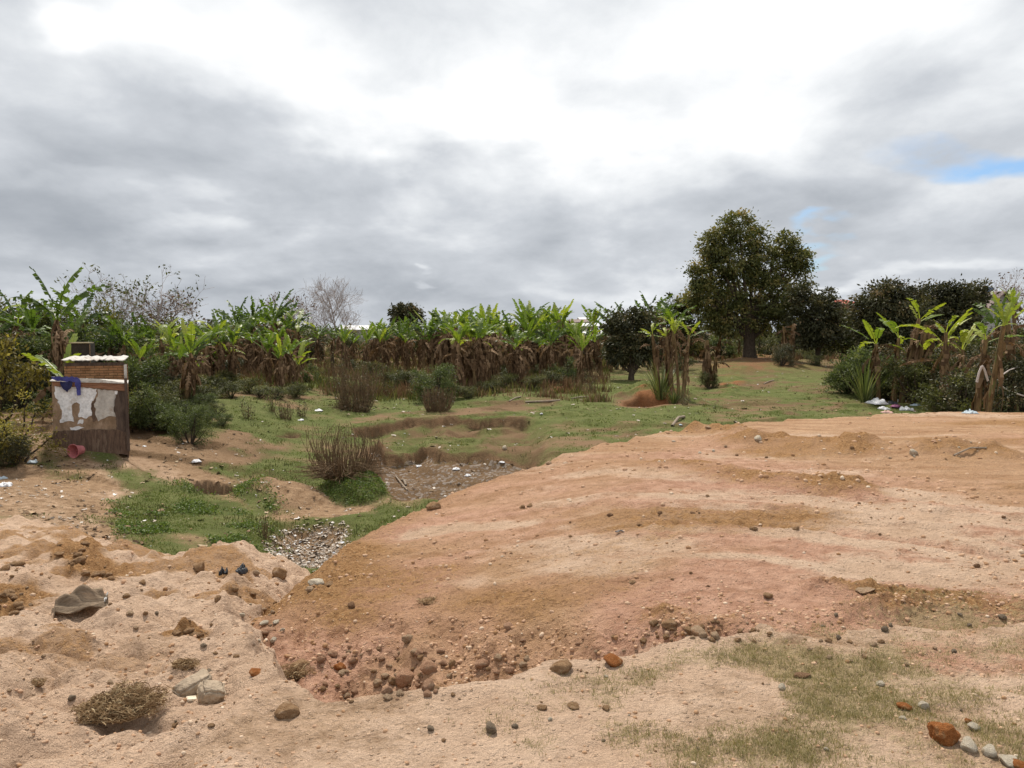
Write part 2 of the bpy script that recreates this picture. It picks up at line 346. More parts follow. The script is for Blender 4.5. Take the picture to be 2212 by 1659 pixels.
radii = [0.0, 0.4, 0.8, 1.1, 1.35]
r = 1.6
while r < 3000:
    radii.append(r)
    if r < 80: r += min(max(r * r / 3000, 0.008), 0.11 if r < 42 else 0.4)
    else: r *= 1.03
radii = np.array(radii)
th = np.concatenate([np.linspace(-180, -40, 60, endpoint=False), np.linspace(-40, 40, 1001), np.linspace(40, 180, 60)[1:]])
thr = np.radians(th)
RR, TT = np.meshgrid(radii, thr, indexing='ij')
GX = RR * np.sin(TT); GY = RR * np.cos(TT)
GZ, MA, MB_, MC, INF = terrain(GX, GY)
GZ[0, :] = GZ[0, 0]
NR, NT = GX.shape

def new_mesh(name, verts, faces, mats=(), smooth=False, attrs=None, cols=None, fmat=None):
    """verts (n,3), faces (m,k) with one k, or list of such arrays"""
    if not isinstance(faces, list): faces = [faces]
    faces = [np.asarray(f, np.int32) for f in faces if len(f)]
    me = bpy.data.meshes.new(name)
    nv = len(verts); nl = sum(f.size for f in faces); nf = sum(len(f) for f in faces)
    me.vertices.add(nv); me.vertices.foreach_set('co', np.asarray(verts, np.float32).ravel())
    me.loops.add(nl); me.loops.foreach_set('vertex_index', np.concatenate([f.ravel() for f in faces]))
    tot = np.concatenate([np.full(len(f), f.shape[1], np.int32) for f in faces])
    st = np.concatenate([[0], np.cumsum(tot)[:-1]]).astype(np.int32)
    me.polygons.add(nf); me.polygons.foreach_set('loop_start', st); me.polygons.foreach_set('loop_total', tot)
    if smooth: me.polygons.foreach_set('use_smooth', np.ones(nf, bool))
    if fmat is not None: me.polygons.foreach_set('material_index', np.asarray(fmat, np.int32))
    me.update(calc_edges=True)
    for k, v in (attrs or {}).items():
        a = me.attributes.new(k, 'FLOAT', 'POINT'); a.data.foreach_set('value', np.asarray(v, np.float32))
    for k, v in (cols or {}).items():
        a = me.attributes.new(k, 'FLOAT_VECTOR', 'POINT'); a.data.foreach_set('vector', np.asarray(v, np.float32).ravel())
    for m in mats: me.materials.append(m)
    return me

def tag(o, label=None, cat=None, group=None, kind=None):
    if label: o['label'] = label
    if cat: o['category'] = cat
    if group: o['group'] = group
    if kind: o['kind'] = kind
    return o
def link(name, me, parent=None):
    o = bpy.data.objects.new(name, me); COL.objects.link(o)
    if parent is not None: o.parent = parent
    return o
def empty(name, loc=(0, 0, 0), rz=0.0, sc=1.0):
    o = bpy.data.objects.new(name, None); COL.objects.link(o); o.empty_display_size = 0.2
    o.location = loc; o.rotation_euler = (0, 0, rz); o.scale = (sc, sc, sc)
    return o

# ground lookups on the finished grid
def ground_z(x, y):
    x = np.atleast_1d(np.asarray(x, float)); y = np.atleast_1d(np.asarray(y, float))
    rr = np.hypot(x, y); tt = np.degrees(np.arctan2(x, y))
    fi = np.interp(rr, radii, np.arange(NR)); fj = np.interp(tt, th, np.arange(NT))
    i = np.clip(fi.astype(int), 0, NR - 2); j = np.clip(fj.astype(int), 0, NT - 2)
    a = fi - i; b = fj - j
    return (GZ[i, j] * (1 - a) * (1 - b) + GZ[i + 1, j] * a * (1 - b) + GZ[i, j + 1] * (1 - a) * b + GZ[i + 1, j + 1] * a * b)
def gz(x, y): return float(ground_z(x, y)[0])
def mask_at(arr, x, y):
    rr = np.hypot(x, y); tt = np.degrees(np.arctan2(x, y))
    i = np.clip(np.round(np.interp(rr, radii, np.arange(NR))).astype(int), 0, NR - 1)
    j = np.clip(np.round(np.interp(tt, th, np.arange(NT))).astype(int), 0, NT - 1)
    return arr[i, j]
def G(px, py):
    """the visible ground point under a reading-frame pixel"""
    d = ray(px, py); t = np.concatenate([np.arange(1.6, 12, 0.01), np.arange(12, 60, 0.03), np.arange(60, 400, .5)])
    X = d[0] * t; Y = d[1] * t; Z = EYE + d[2] * t
    h = ground_z(X, Y); k = int(np.argmax(Z < h))
    if not (Z < h).any(): k = len(t) - 1
    return float(X[k]), float(Y[k]), float(h[k])
def at(px, Y):
    """ground point at depth Y in the direction of column px"""
    x = (px - 1106.0) / FPX * Y / math.cos(PITCH) * 0.998
    return x, Y, gz(x, Y)
def zof(py, Y):
    d = ray(1106, py); return EYE + d[2] / d[1] * Y

# ------------------------------------------------------------------ materials
class MT:
    def __init__(s, name):
        s.m = bpy.data.materials.new(name); s.m.use_nodes = True
        s.t = s.m.node_tree; s.t.nodes.clear()
        s.out = s.t.nodes.new('ShaderNodeOutputMaterial')
    def n(s, typ, **kw):
        x = s.t.nodes.new(typ)
        for k, v in kw.items(): setattr(x, k, v)
        return x
    def s_(s, n, i, v):
        if isinstance(v, bpy.types.NodeSocket): s.t.links.new(v, n.inputs[i])
        else: n.inputs[i].default_value = v
    def math(s, op, a, b=0.0, c=None, clamp=False):
        x = s.n('ShaderNodeMath', operation=op); x.use_clamp = clamp
        s.s_(x, 0, a); s.s_(x, 1, b)
        if c is not None: s.s_(x, 2, c)
        return x.outputs[0]
    def noise(s, vec, scale, detail=4, rough=.55, dist=0):
        x = s.n('ShaderNodeTexNoise'); s.s_(x, 'Vector', vec)
        for k, v in (('Scale', scale), ('Detail', detail), ('Roughness', rough), ('Distortion', dist)): x.inputs[k].default_value = v
        return x.outputs['Fac']
    def mix(s, f, a, b, blend='MIX'):
        x = s.n('ShaderNodeMix', data_type='RGBA', blend_type=blend)
        s.s_(x, 'Factor', f)
        s.s_(x, 'A', a if isinstance(a, bpy.types.NodeSocket) else (*a, 1)); s.s_(x, 'B', b if isinstance(b, bpy.types.NodeSocket) else (*b, 1))
        return x.outputs['Result']
    def ramp(s, f, stops):
        x = s.n('ShaderNodeValToRGB'); s.s_(x, 0, f); c = x.color_ramp
        while len(c.elements) < len(stops): c.elements.new(0.5)
        for e_, (p, col) in zip(c.elements, stops): e_.position = p; e_.color = (*col, 1)
        return x.outputs[0]
    def mr(s, v, a, b, c=0.0, d=1.0):
        x = s.n('ShaderNodeMapRange'); s.s_(x, 'Value', v)
        for k, q in (('From Min', a), ('From Max', b), ('To Min', c), ('To Max', d)): x.inputs[k].default_value = q
        return x.outputs[0]
    def bump(s, h, dist, strength=1.0, nrm=None):
        x = s.n('ShaderNodeBump'); s.s_(x, 'Height', h); x.inputs['Distance'].default_value = dist; x.inputs['Strength'].default_value = strength
        if nrm is not None: s.s_(x, 'Normal', nrm)
        return x.outputs[0]
    def attr(s, name):
        x = s.n('ShaderNodeAttribute'); x.attribute_name = name; return x
    def princ(s, col, rough=.9, nrm=None, spec=.15, metal=0.0):
        x = s.n('ShaderNodeBsdfPrincipled')
        s.s_(x, 'Base Color', col if isinstance(col, bpy.types.NodeSocket) else (*col, 1)); s.s_(x, 'Roughness', rough)
        s.s_(x, 'Specular IOR Level', spec); s.s_(x, 'Metallic', metal)
        if nrm is not None: s.s_(x, 'Normal', nrm)
        return x.outputs[0]
    def done(s, sh): s.t.links.new(sh, s.out.inputs[0]); return s.m

def ground_material():
    q = MT('soil_and_turf')
    geo = q.n('ShaderNodeNewGeometry'); P = geo.outputs['Position']
    def tri(name):
        a = q.attr(name); sp = q.n('ShaderNodeSeparateXYZ'); q.t.links.new(a.outputs['Vector'], sp.inputs[0]); return sp.outputs
    g, br, rd = tri('mask_a'); pk, oc, pl = tri('mask_b'); dr, db, ip = tri('mask_c')
    nA = q.noise(P, 1.3, 6, .6); nB = q.noise(P, 7, 6, .62); nC = q.noise(P, 38, 5, .65); nD = q.noise(P, 170, 3, .6)
    def brk(m, amt=.9, n=nB, sharp=.34):   # breaks a mask up with noise
        v = q.math('MULTIPLY_ADD', q.math('SUBTRACT', nC, 0.5), amt * 1.1, m); v = q.math('MULTIPLY_ADD', q.math('SUBTRACT', n, 0.5), amt, v); v = q.math('MULTIPLY_ADD', q.math('MULTIPLY', q.math('SUBTRACT', nS, 0.5), ip), amt * 1.5, v)
        return q.math('MULTIPLY', q.mr(v, 0.5 - sharp, 0.5 + sharp), q.math('MULTIPLY', m, 4.0, clamp=True))
    mp = q.n('ShaderNodeMapping'); q.s_(mp, 0, P); mp.inputs['Scale'].default_value = (.22, 1.5, .5); mp.inputs['Rotation'].default_value = (0, 0, .10)
    nS = q.noise(mp.outputs[0], 2.6, 7, .62)
    tan = q.mix(q.mr(nS, .35, .65), (0.43, 0.250, 0.138), (0.58, 0.375, 0.232))
    mtan = q.mix(q.mr(nB, .35, .65), (0.32, 0.205, 0.118), (0.45, 0.300, 0.185))
    c = q.mix(ip, mtan, tan)
    frg = q.mix(q.mr(nB, .3, .7), (0.47, 0.32, 0.205), (0.60, 0.42, 0.285))
    c = q.mix(brk(pk, .8), c, q.mix(q.mr(nB, .35, .65), (0.50, 0.278, 0.182), (0.60, 0.365, 0.255)))
    c = q.mix(brk(pl, 1.0), c, q.mix(q.mr(nA, .35, .65), (0.60, 0.415, 0.285), (0.70, 0.51, 0.37)))
    c = q.mix(brk(oc, 1.0), c, q.mix(q.mr(nC, .35, .65), (0.29, 0.150, 0.062), (0.49, 0.29, 0.140)))
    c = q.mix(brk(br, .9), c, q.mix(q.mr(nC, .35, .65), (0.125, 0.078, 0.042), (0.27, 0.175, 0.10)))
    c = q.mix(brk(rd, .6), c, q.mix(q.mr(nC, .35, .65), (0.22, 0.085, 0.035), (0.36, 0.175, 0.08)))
    gr = q.ramp(q.math('ADD', q.math('MULTIPLY', nC, .6), q.math('MULTIPLY', nA, .4)),
                [(.34, (0.070, 0.074, 0.027)), (.45, (0.115, 0.138, 0.042)), (.54, (0.155, 0.180, 0.058)), (.64, (0.26, 0.225, 0.11))])
    c = q.mix(brk(g, 1.0, nC), c, gr)
    dg = q.mix(q.mr(nC, .35, .65), (0.27, 0.215, 0.105), (0.46, 0.35, 0.20))
    c = q.mix(q.math('MULTIPLY', brk(dr, 1.3, nC, .3), .75), c, dg)
    # small pale and dark grains everywhere
    vor = q.n('ShaderNodeTexVoronoi'); q.s_(vor, 'Vector', P); vor.inputs['Scale'].default_value = 34; vor.inputs['Randomness'].default_value = 1
    spv = q.n('ShaderNodeSeparateColor'); q.t.links.new(vor.outputs['Color'], spv.inputs[0])
    dot = q.math('MULTIPLY', q.mr(vor.outputs['Distance'], .30, .18), q.math('GREATER_THAN', spv.outputs[0], 0.72))
    c = q.mix(q.math('MULTIPLY', dot, .5), c, q.mix(spv.outputs[1], (0.62, 0.47, 0.33), (0.20, 0.105, 0.05)))
    # litter colour where rubbish lies
    v2 = q.n('ShaderNodeTexVoronoi'); q.s_(v2, 'Vector', P); v2.inputs['Scale'].default_value = 13
    s2 = q.n('ShaderNodeSeparateColor'); q.t.links.new(v2.outputs['Color'], s2.inputs[0])
    lit = q.math('MULTIPLY', q.math('GREATER_THAN', s2.outputs[0], 0.62), q.math('GREATER_THAN', db, 0.25))
    c = q.mix(q.math('MULTIPLY', lit, .45), c, q.ramp(s2.outputs[1], [(0, (0.16, 0.13, 0.11)), (.5, (0.38, 0.34, 0.30)), (1, (0.52, 0.50, 0.48))]))
    # fine value variation belonging to the soil itself
    c = q.mix(1.0, c, q.ramp(nB, [(.3, (.86, .84, .82)), (.5, (1, 1, 1)), (.72, (1.10, 1.10, 1.09))]), 'MULTIPLY')
    c = q.mix(1.0, c, q.ramp(nD, [(.3, (.74, .70, .67)), (.5, (1, 1, 1)), (.7, (1.16, 1.16, 1.15))]), 'MULTIPLY')
    h = q.math('ADD', q.math('MULTIPLY', nC, .6), q.math('MULTIPLY', nB, .8))
    h = q.math('MULTIPLY_ADD', nD, .22, h)
    h = q.math('MULTIPLY_ADD', dot, .45, h)
    nr = q.bump(h, 0.10, .9)
    return q.done(q.princ(c, .95, nr, .08))

M_ground = ground_material()
idx = np.arange(NR * NT).reshape(NR, NT)
quads = np.stack([idx[:-1, :-1], idx[:-1, 1:], idx[1:, 1:], idx[1:, :-1]], -1).reshape(-1, 4)
V = np.stack([GX, GY, GZ], -1).reshape(-1, 3)
def cat3(t): return np.stack([a for a in t], -1).reshape(-1, 3)
gm = new_mesh('ground', V, quads, [M_ground], smooth=True, cols={'mask_a': cat3(MA), 'mask_b': cat3(MB_), 'mask_c': cat3(MC)})
ground = tag(link('ground', gm), kind='structure')

def leafmat(name, stops, trans=.35, rough=.55, tcol=(1.25, 1.35, .6), spec=.3):
    q = MT(name)
    a = q.attr('v').outputs['Fac']
    oi = q.n('ShaderNodeObjectInfo')
    geo = q.n('ShaderNodeNewGeometry')
    n = q.noise(geo.outputs['Position'], 3.0, 3)
    f = q.math('ADD', a, q.math('MULTIPLY', q.math('SUBTRACT', oi.outputs['Random'], .5), .18))
    f = q.math('MULTIPLY_ADD', q.math('SUBTRACT', n, .5), .35, f)
    c = q.ramp(f, stops)
    p = q.princ(c, rough, None, spec)
    tr = q.n('ShaderNodeBsdfTranslucent')
    q.s_(tr, 0, q.mix(1.0, c, tcol, 'MULTIPLY'))
    ms = q.n('ShaderNodeMixShader'); ms.inputs[0].default_value = trans
    q.t.links.new(p, ms.inputs[1]); q.t.links.new(tr.outputs[0], ms.inputs[2])
    return q.done(ms.outputs[0])
def plain(name, a, b, scale=8, rough=.85, spec=.2, bump=.02, metal=0.0, stretch=None, third=None):
    q = MT(name)
    tcn = q.n('ShaderNodeTexCoord'); P = tcn.outputs['Object']
    if stretch:
        mp = q.n('ShaderNodeMapping'); q.s_(mp, 0, P); mp.inputs['Scale'].default_value = stretch; P = mp.outputs[0]
    n = q.noise(P, scale, 6, .6); n2 = q.noise(P, scale * 5, 4, .6)
    c = q.mix(q.mr(n, .35, .65), a, b)
    if third is not None: c = q.mix(q.mr(q.noise(P, scale * .45, 5, .65), .56, .66), c, third)
    c = q.mix(1.0, c, q.ramp(n2, [(.3, (.75, .75, .75)), (.55, (1, 1, 1)), (.75, (1.15, 1.15, 1.15))]), 'MULTIPLY')
    return q.done(q.princ(c, rough, q.bump(q.math('ADD', n, n2), bump, .8), spec, metal))

m_mango = leafmat('mango_leaf', [(.05, (0.050, 0.060, 0.020)), (.4, (0.108, 0.122, 0.038)), (.7, (0.19, 0.18, 0.058)), (.97, (0.33, 0.25, 0.10))], .3, .5, (1.2, 1.2, .5))
m_dark = leafmat('dark_leaf', [(.05, (0.034, 0.036, 0.018)), (.5, (0.072, 0.074, 0.032)), (.8, (0.14, 0.115, 0.052)), (1, (0.23, 0.16, 0.085))], .18, .55, (1.1, 1.1, .6))
m_shrub = leafmat('shrub_leaf', [(.05, (0.040, 0.052, 0.020)), (.45, (0.085, 0.110, 0.038)), (.8, (0.150, 0.180, 0.060)), (1, (0.24, 0.24, 0.10))], .28)
m_olive = leafmat('olive_leaf', [(.05, (0.040, 0.045, 0.014)), (.45, (0.085, 0.092, 0.030)), (.8, (0.155, 0.150, 0.045)), (1, (0.25, 0.21, 0.075))], .25)
m_yellow = leafmat('yellow_leaf', [(.05, (0.10, 0.08, 0.02)), (.45, (0.20, 0.16, 0.04)), (.8, (0.33, 0.27, 0.07)), (1, (0.45, 0.38, 0.12))], .3)
m_weed = leafmat('weed_leaf', [(.05, (0.05, 0.075, 0.02)), (.45, (0.105, 0.155, 0.036)), (.8, (0.16, 0.21, 0.052)), (1, (0.25, 0.27, 0.09))], .3)
m_ban = leafmat('banana_leaf', [(.05, (0.045, 0.068, 0.020)), (.4, (0.092, 0.140, 0.036)), (.72, (0.170, 0.230, 0.045)), (1, (0.36, 0.38, 0.07))], .34, .45, (1.2, 1.35, .42), .28)
m_dead = leafmat('dead_leaf', [(.05, (0.075, 0.045, 0.025)), (.5, (0.150, 0.092, 0.052)), (1, (0.30, 0.20, 0.12))], .15, .8, (1.1, 1, .7), .1)
m_drygrass = leafmat('dry_grass', [(.05, (0.19, 0.165, 0.08)), (.45, (0.30, 0.265, 0.13)), (.8, (0.42, 0.35, 0.18)), (1, (0.54, 0.44, 0.26))], .2, .8, (1.1, 1.1, .6), .05)
m_turf = leafmat('turf_blade', [(.05, (0.07, 0.088, 0.026)), (.45, (0.120, 0.155, 0.040)), (.8, (0.17, 0.20, 0.06)), (1, (0.30, 0.26, 0.12))], .25, .7, (1.1, 1.2, .5), .05)
m_root = leafmat('dry_root', [(.05, (0.17, 0.105, 0.055)), (.5, (0.32, 0.215, 0.12)), (1, (0.52, 0.40, 0.24))], .1, .9, (1, 1, .8), .05)
m_pseudo = plain('banana_stem', (0.10, 0.062, 0.030), (0.24, 0.16, 0.075), 5, .75, .2, .03, stretch=(3, 3, .6), third=(0.16, 0.19, 0.06))
m_bark = plain('bark', (0.045, 0.034, 0.026), (0.11, 0.085, 0.062), 6, .9, .1, .04, stretch=(3, 3, .7))
m_twig = plain('pale_twig', (0.32, 0.265, 0.24), (0.43, 0.37, 0.34), 5, .9, .1, .01)
m_stick = plain('dry_stick', (0.10, 0.068, 0.042), (0.24, 0.165, 0.10), 4, .9, .1, .01)

# ------------------------------------------------------------------ vegetation meshes
def rand_dirs(n, rs):
    v = rs.normal(size=(n, 3)); return v / np.linalg.norm(v, axis=1, keepdims=True)
def leaf_quads(C, D, L, W, rs, fold=.25):
    """C centres, D long-axis unit dirs, L, W arrays -> verts, faces (2 tris folded along the midrib)"""
    n = len(C)
    s = np.cross(D, rand_dirs(n, rs)); s /= np.linalg.norm(s, axis=1, keepdims=True) + 1e-9
    u = np.cross(D, s)
    L = np.broadcast_to(L, n)[:, None]; W = np.broadcast_to(W, n)[:, None]
    b = C - D * L * .5; t = C + D * L * .5
    l = C + s * W * .5 + u * W * fold; r_ = C - s * W * .5 + u * W * fold
    Vv = np.stack([b, l, t, r_], 1).reshape(-1, 3)
    i = np.arange(n)[:, None] * 4
    Ff = np.concatenate([i + [[0, 2, 1]], i + [[0, 3, 2]]])
    return Vv, Ff
def lobes_leaves(lobes, n, size, rs, clump=.35, droop=.3, fill=.25, top=None):
    """lobes: (x,y,z,rx,ry,rz). leaves gather in clumps that sit near the lobe surfaces"""
    lobes = np.asarray(lobes, float)
    area = (lobes[:, 3] * lobes[:, 4] * lobes[:, 5]) ** (2 / 3)
    ncl = max(8, n // 55)
    which = rs.choice(len(lobes), ncl, p=area / area.sum())
    d = rand_dirs(ncl, rs)
    rad = np.where(rs.rand(ncl) < fill, rs.uniform(.35, .85, ncl), rs.uniform(.82, 1.10, ncl))
    cc = lobes[which, :3] + d * lobes[which, 3:] * rad[:, None]
    cs = clump * rs.uniform(.55, 1.45, ncl)
    per = rs.randint(0, ncl, n)
    off = rs.normal(size=(n, 3)) * np.array([.5, .5, .36])
    C = cc[per] + off * cs[per][:, None]
    out = d[per] * .6 + off * .5 + rand_dirs(n, rs) * .7; out[:, 2] -= droop
    out /= np.linalg.norm(out, axis=1, keepdims=True)
    L = size * rs.uniform(.6, 1.35, n); 
    Vv, Ff = leaf_quads(C, out, L, L * .45, rs)
    v = np.clip(.42 + .20 * rs.normal(size=ncl)[per] + .12 * rs.normal(size=n) + .10 * (off[:, 2]), 0, 1)
    return Vv, Ff, np.repeat(v, 4)

def tubes(paths, sides=5):
    """paths: list of (pts(n,3), radii(n)) -> verts, quads"""
    VV = []; FF = []; base = 0
    for pts, rad in paths:
        pts = np.asarray(pts, float); rad = np.asarray(rad, float); n = len(pts)
        tg = np.gradient(pts, axis=0); tg /= np.linalg.norm(tg, axis=1, keepdims=True) + 1e-9
        ref = np.array([1., 0.13, 0.0]) if abs(tg[0, 0]) < .8 else np.array([0., 1., 0.1])
        a = np.cross(tg, ref); a /= np.linalg.norm(a, axis=1, keepdims=True) + 1e-9
        b = np.cross(tg, a)
        ang = np.arange(sides) / sides * 2 * np.pi
        ring = pts[:, None] + rad[:, None, None] * (a[:, None] * np.cos(ang)[None, :, None] + b[:, None] * np.sin(ang)[None, :, None])
        VV.append(ring.reshape(-1, 3))
        i = np.arange(n - 1)[:, None] * sides; j = np.arange(sides)[None]; jn = (j + 1) % sides
        FF.append((np.stack([i + j, i + jn, i + sides + jn, i + sides + j], -1) + base).reshape(-1, 4))
        base += n * sides
    return np.concatenate(VV), np.concatenate(FF)

def branches(base, height, rs, r0, nlimb=7, spread=.5, depth=3, up=.5, jit=.12, twist=1.0, first=.3):
    """a trunk with limbs and twigs as tube paths"""
    out = []
    def grow(p, d, length, rad, lev):
        n = 6; pts = [np.array(p)]; dd = np.array(d, float)
        for k in range(n - 1):
            dd = dd + rs.normal(size=3) * jit * twist; dd[2] += .05 * up; dd /= np.linalg.norm(dd)
            pts.append(pts[-1] + dd * length / (n - 1))
        out.append((np.array(pts), rad * np.linspace(1, .45 if lev else .4, n)))
        if lev >= depth: return
        m = nlimb if lev == 0 else max(2, int(nlimb * .55))
        for k in range(m):
            t = rs.uniform(first if lev == 0 else .3, .98); q = t * (n - 1); i = min(int(q), n - 2)
            pp = pts[i] + (pts[i + 1] - pts[i]) * (q - i)
            a = rs.uniform(0, 2 * np.pi); ld = pts[i + 1] - pts[i]; ld /= np.linalg.norm(ld)
            side = np.cross(ld, [np.cos(a), np.sin(a), .3]); side /= np.linalg.norm(side) + 1e-9
            nd_ = ld * (1 - spread) + side * spread; nd_[2] += up * .35; nd_ /= np.linalg.norm(nd_)
            grow(pp, nd_, length * rs.uniform(.42, .68) * (1.15 - .5 * t if lev == 0 else 1), rad * .48 * (1.1 - .5 * t), lev + 1)
    grow(base, (0, 0, 1), height, r0, 0)
    return out

def px_lobes(lobes, Y, rs, dep=.9):
    """picture circles (cx, cy, rx, ry[, depth shift]) -> world lobes at depth Y"""
    o = []
    for l in lobes:
        cx, cy, rx, ry = l[:4]; dy = l[4] if len(l) > 4 else rs.uniform(-.5, .5) * rx / FPX * Y
        y = Y + dy
        o.append((( cx - 1106) / FPX * y, y, zof(cy, y), rx / FPX * Y, (rx + ry) / 2 / FPX * Y * dep, ry / FPX * Y))
    return np.array(o)

def make_tree(name, label, cat, base_px, Y, lobes, nleaf, leaf, mat, r0, seed, trunk_to=.6, clump=.5, group=None, fill=.25, trunk_mat=None, lean=0):
    rs = np.random.RandomState(seed)
    x, y, z = at(base_px, Y)
    L = px_lobes(lobes, Y, rs)
    root = empty(name, (x, y, z)); tag(root, label, cat, group)
    L[:, :3] -= np.array([x, y, z])
    Vv, Ff, v = lobes_leaves(L, nleaf, leaf, rs, clump, fill=fill)
    link('crown', new_mesh(name + '_crown', Vv, Ff, [mat], attrs={'v': v}), root)
    paths = []
    toph = max(L[:, 2]) * trunk_to
    n = 7; tp = np.zeros((n, 3)); tp[:, 2] = np.linspace(-.2, toph, n); tp[1:, :2] += np.cumsum(rs.normal(size=(n - 1, 2)) * .04 * toph / 3, 0)
    paths.append((tp, r0 * np.array([1.5, 1.1, 1, .9, .75, .55, .35])))
    for l in L:
        k = rs.randint(2, 5); s = tp[k]; e_ = l[:3]
        mid = (s + e_) / 2 + rs.normal(size=3) * .15 + np.array([0, 0, -.1]) * np.linalg.norm(e_ - s) * .3
        tt = np.linspace(0, 1, 6)[:, None]
        paths.append(((1 - tt) ** 2 * s + 2 * tt * (1 - tt) * mid + tt ** 2 * e_, r0 * np.linspace(.5, .1, 6)))
    Vt, Ft = tubes(paths, 7)
    link('trunk', new_mesh(name + '_trunk', Vt, Ft, [trunk_mat or m_bark], smooth=True), root)
    return root

# ------------------------------------------------------------------ trees
make_tree('mango_tree', 'tallest tree, a dense dark green mango tree on a low mound', 'tree', 1620, 62,
    [(1590, 492, 36, 28), (1555, 510, 30, 24), (1622, 512, 26, 24), (1535, 535, 30, 26), (1680, 528, 32, 26), (1715, 552, 28, 28), (1580, 560, 50, 40), (1650, 575, 50, 42), (1720, 600, 26, 34), (1520, 590, 30, 30), (1498, 600, 16, 22),
     (1600, 630, 60, 44), (1680, 650, 46, 40), (1525, 650, 36, 36), (1585, 690, 50, 32), (1660, 693, 46, 30), (1545, 690, 32, 30), (1730, 565, 16, 20), (1705, 690, 30, 32), (1510, 640, 24, 34)],
    42000, .25, m_mango, .42, 21, .45, .55)
make_tree('small_mango_tree', 'loose dark tree just right of the tallest tree, lower and more open', 'tree', 1765, 58,
    [(1765, 690, 42, 48), (1730, 680, 35, 45), (1795, 650, 22, 28), (1750, 640, 22, 22), (1760, 725, 40, 26), (1800, 700, 20, 34), (1725, 640, 22, 22)], 11000, .24, m_dark, .16, 22, .6, .45)
make_tree('mango_tree', 'broad dark reddish tree, left one of the dark group at the right', 'tree', 1915, 50,
    [(1905, 660, 58, 48), (1950, 650, 45, 40), (1870, 690, 30, 36), (1920, 715, 62, 46), (1965, 700, 40, 50), (1935, 630, 28, 16)], 17000, .25, m_dark, .22, 23, .5, .5, group='dark reddish trees at the right')
make_tree('mango_tree', 'broad dark reddish tree, right one of the dark group at the right', 'tree', 2055, 52,
    [(2010, 665, 45, 45), (2060, 650, 50, 40), (2095, 660, 26, 44), (2040, 710, 60, 44), (2085, 715, 30, 40), (2035, 628, 16, 12), (2108, 628, 10, 16)], 17000, .25, m_dark, .22, 24, .5, .5, group='dark reddish trees at the right')
make_tree('round_bush', 'round dark bush on a short trunk beside the leaning banana stems', 'bush', 1363, 44,
    [(1345, 715, 38, 40), (1385, 705, 38, 38), (1365, 745, 46, 36), (1340, 750, 26, 30), (1395, 740, 22, 30), (1365, 690, 34, 20), (1365, 770, 30, 18), (1335, 768, 26, 20), (1395, 765, 26, 20)], 12000, .2, m_dark, .17, 25, .3, .35)
make_tree('distant_tree', 'small rounded dark brown tree above the banana row, left of centre', 'tree', 880, 95,
    [(873, 685, 22, 26), (895, 682, 18, 18), (880, 700, 30, 18), (868, 668, 10, 10)], 5000, .4, m_dark, .22, 26, .6, .6)
make_tree('small_tree', 'greyish green tree rising between the banana row and the tallest tree', 'tree', 1470, 66,
    [(1455, 665, 26, 26), (1480, 660, 20, 20), (1465, 700, 34, 34), (1490, 690, 26, 30), (1480, 735, 30, 26), (1440, 720, 22, 28)], 8000, .24, m_olive, .14, 27, .6, .45)
make_tree('small_tree', 'brownish shrubby tree between the dark bush and the far houses', 'tree', 1310, 70,
    [(1300, 735, 24, 22), (1325, 745, 26, 22), (1310, 755, 30, 16)], 3500, .2, m_olive, .1, 28, .5, .45)
make_tree('small_tree', 'olive scrub tree standing in front of the red roofed house', 'tree', 1820, 60,
    [(1815, 700, 24, 34), (1838, 720, 26, 32), (1800, 735, 28, 26), (1850, 745, 26, 24)], 6500, .2, m_olive, .1, 29, .5, .45)

def bare_tree(name, label, px, Y, top_py, seed, spread=.5, nl=9, r0=.12, up=.7, depth=3, tuft=0, twmat=None, tuftmat=None, group=None, first=.3):
    rs = np.random.RandomState(seed)
    x, y, z = at(px, Y); hgt = zof(top_py, Y) - z
    root = empty(name, (x, y, z)); tag(root, label, 'tree', group)
    br = branches((0, 0, 0), hgt * .82, rs, r0, nl, spread, depth, up, .10, first=first)
    br = [(p, np.maximum(r_, .008)) for p, r_ in br]
    Vt, Ft = tubes(br[:1], 7); link('trunk', new_mesh(name + '_trunk', Vt, Ft, [twmat or m_twig], smooth=True), root)
    Vt, Ft = tubes(br[1:], 3); link('branches', new_mesh(name + '_branches', Vt, Ft, [twmat or m_twig]), root)
    if tuft:
        tips = np.array([p[-1] for p, _ in br[1:]]); pick = tips[rs.randint(0, len(tips), tuft)] + rs.normal(size=(tuft, 3)) * .12
        Vv, Ff = leaf_quads(pick, rand_dirs(tuft, rs), rs.uniform(.12, .3, tuft), .1, rs)
        link('leaves', new_mesh(name + '_leaves', Vv, Ff, [tuftmat or m_dead], attrs={'v': np.repeat(rs.uniform(.1, .8, tuft), 4)}), root)
    return root
bare_tree('bare_tree', 'leafless grey tree with an oval crown of fine upright branches', 732, 72, 620, 31, .60, 17, .10, .55, 3, 0, first=.12)
bare_tree('bare_tree', 'sparse reddish tree with scattered dry leaves behind the brick shed', 330, 44, 600, 32, .6, 9, .12, .5, 3, 260, tuftmat=m_olive)
bare_tree('bare_tree', 'low reddish bare tree right of the sparse tree at the left', 385, 46, 640, 33, .65, 12, .12, .5, 3, 350)
bare_tree('bare_tree', 'thin bare tree behind the tall banana leaves at the far left', 250, 46, 600, 34, .6, 10, .1, .5, 3, 350, tuftmat=m_olive)
bare_tree('bare_tree', 'greyish half bare tree left of the oval leafless tree', 640, 58, 640, 35, .65, 12, .11, .5, 3, 350)
bare_tree('bare_tree', 'small bare tree in front of the grey gabled house at the right edge', 2180, 62, 612, 36, .6, 12, .1, .6, 3, 300)

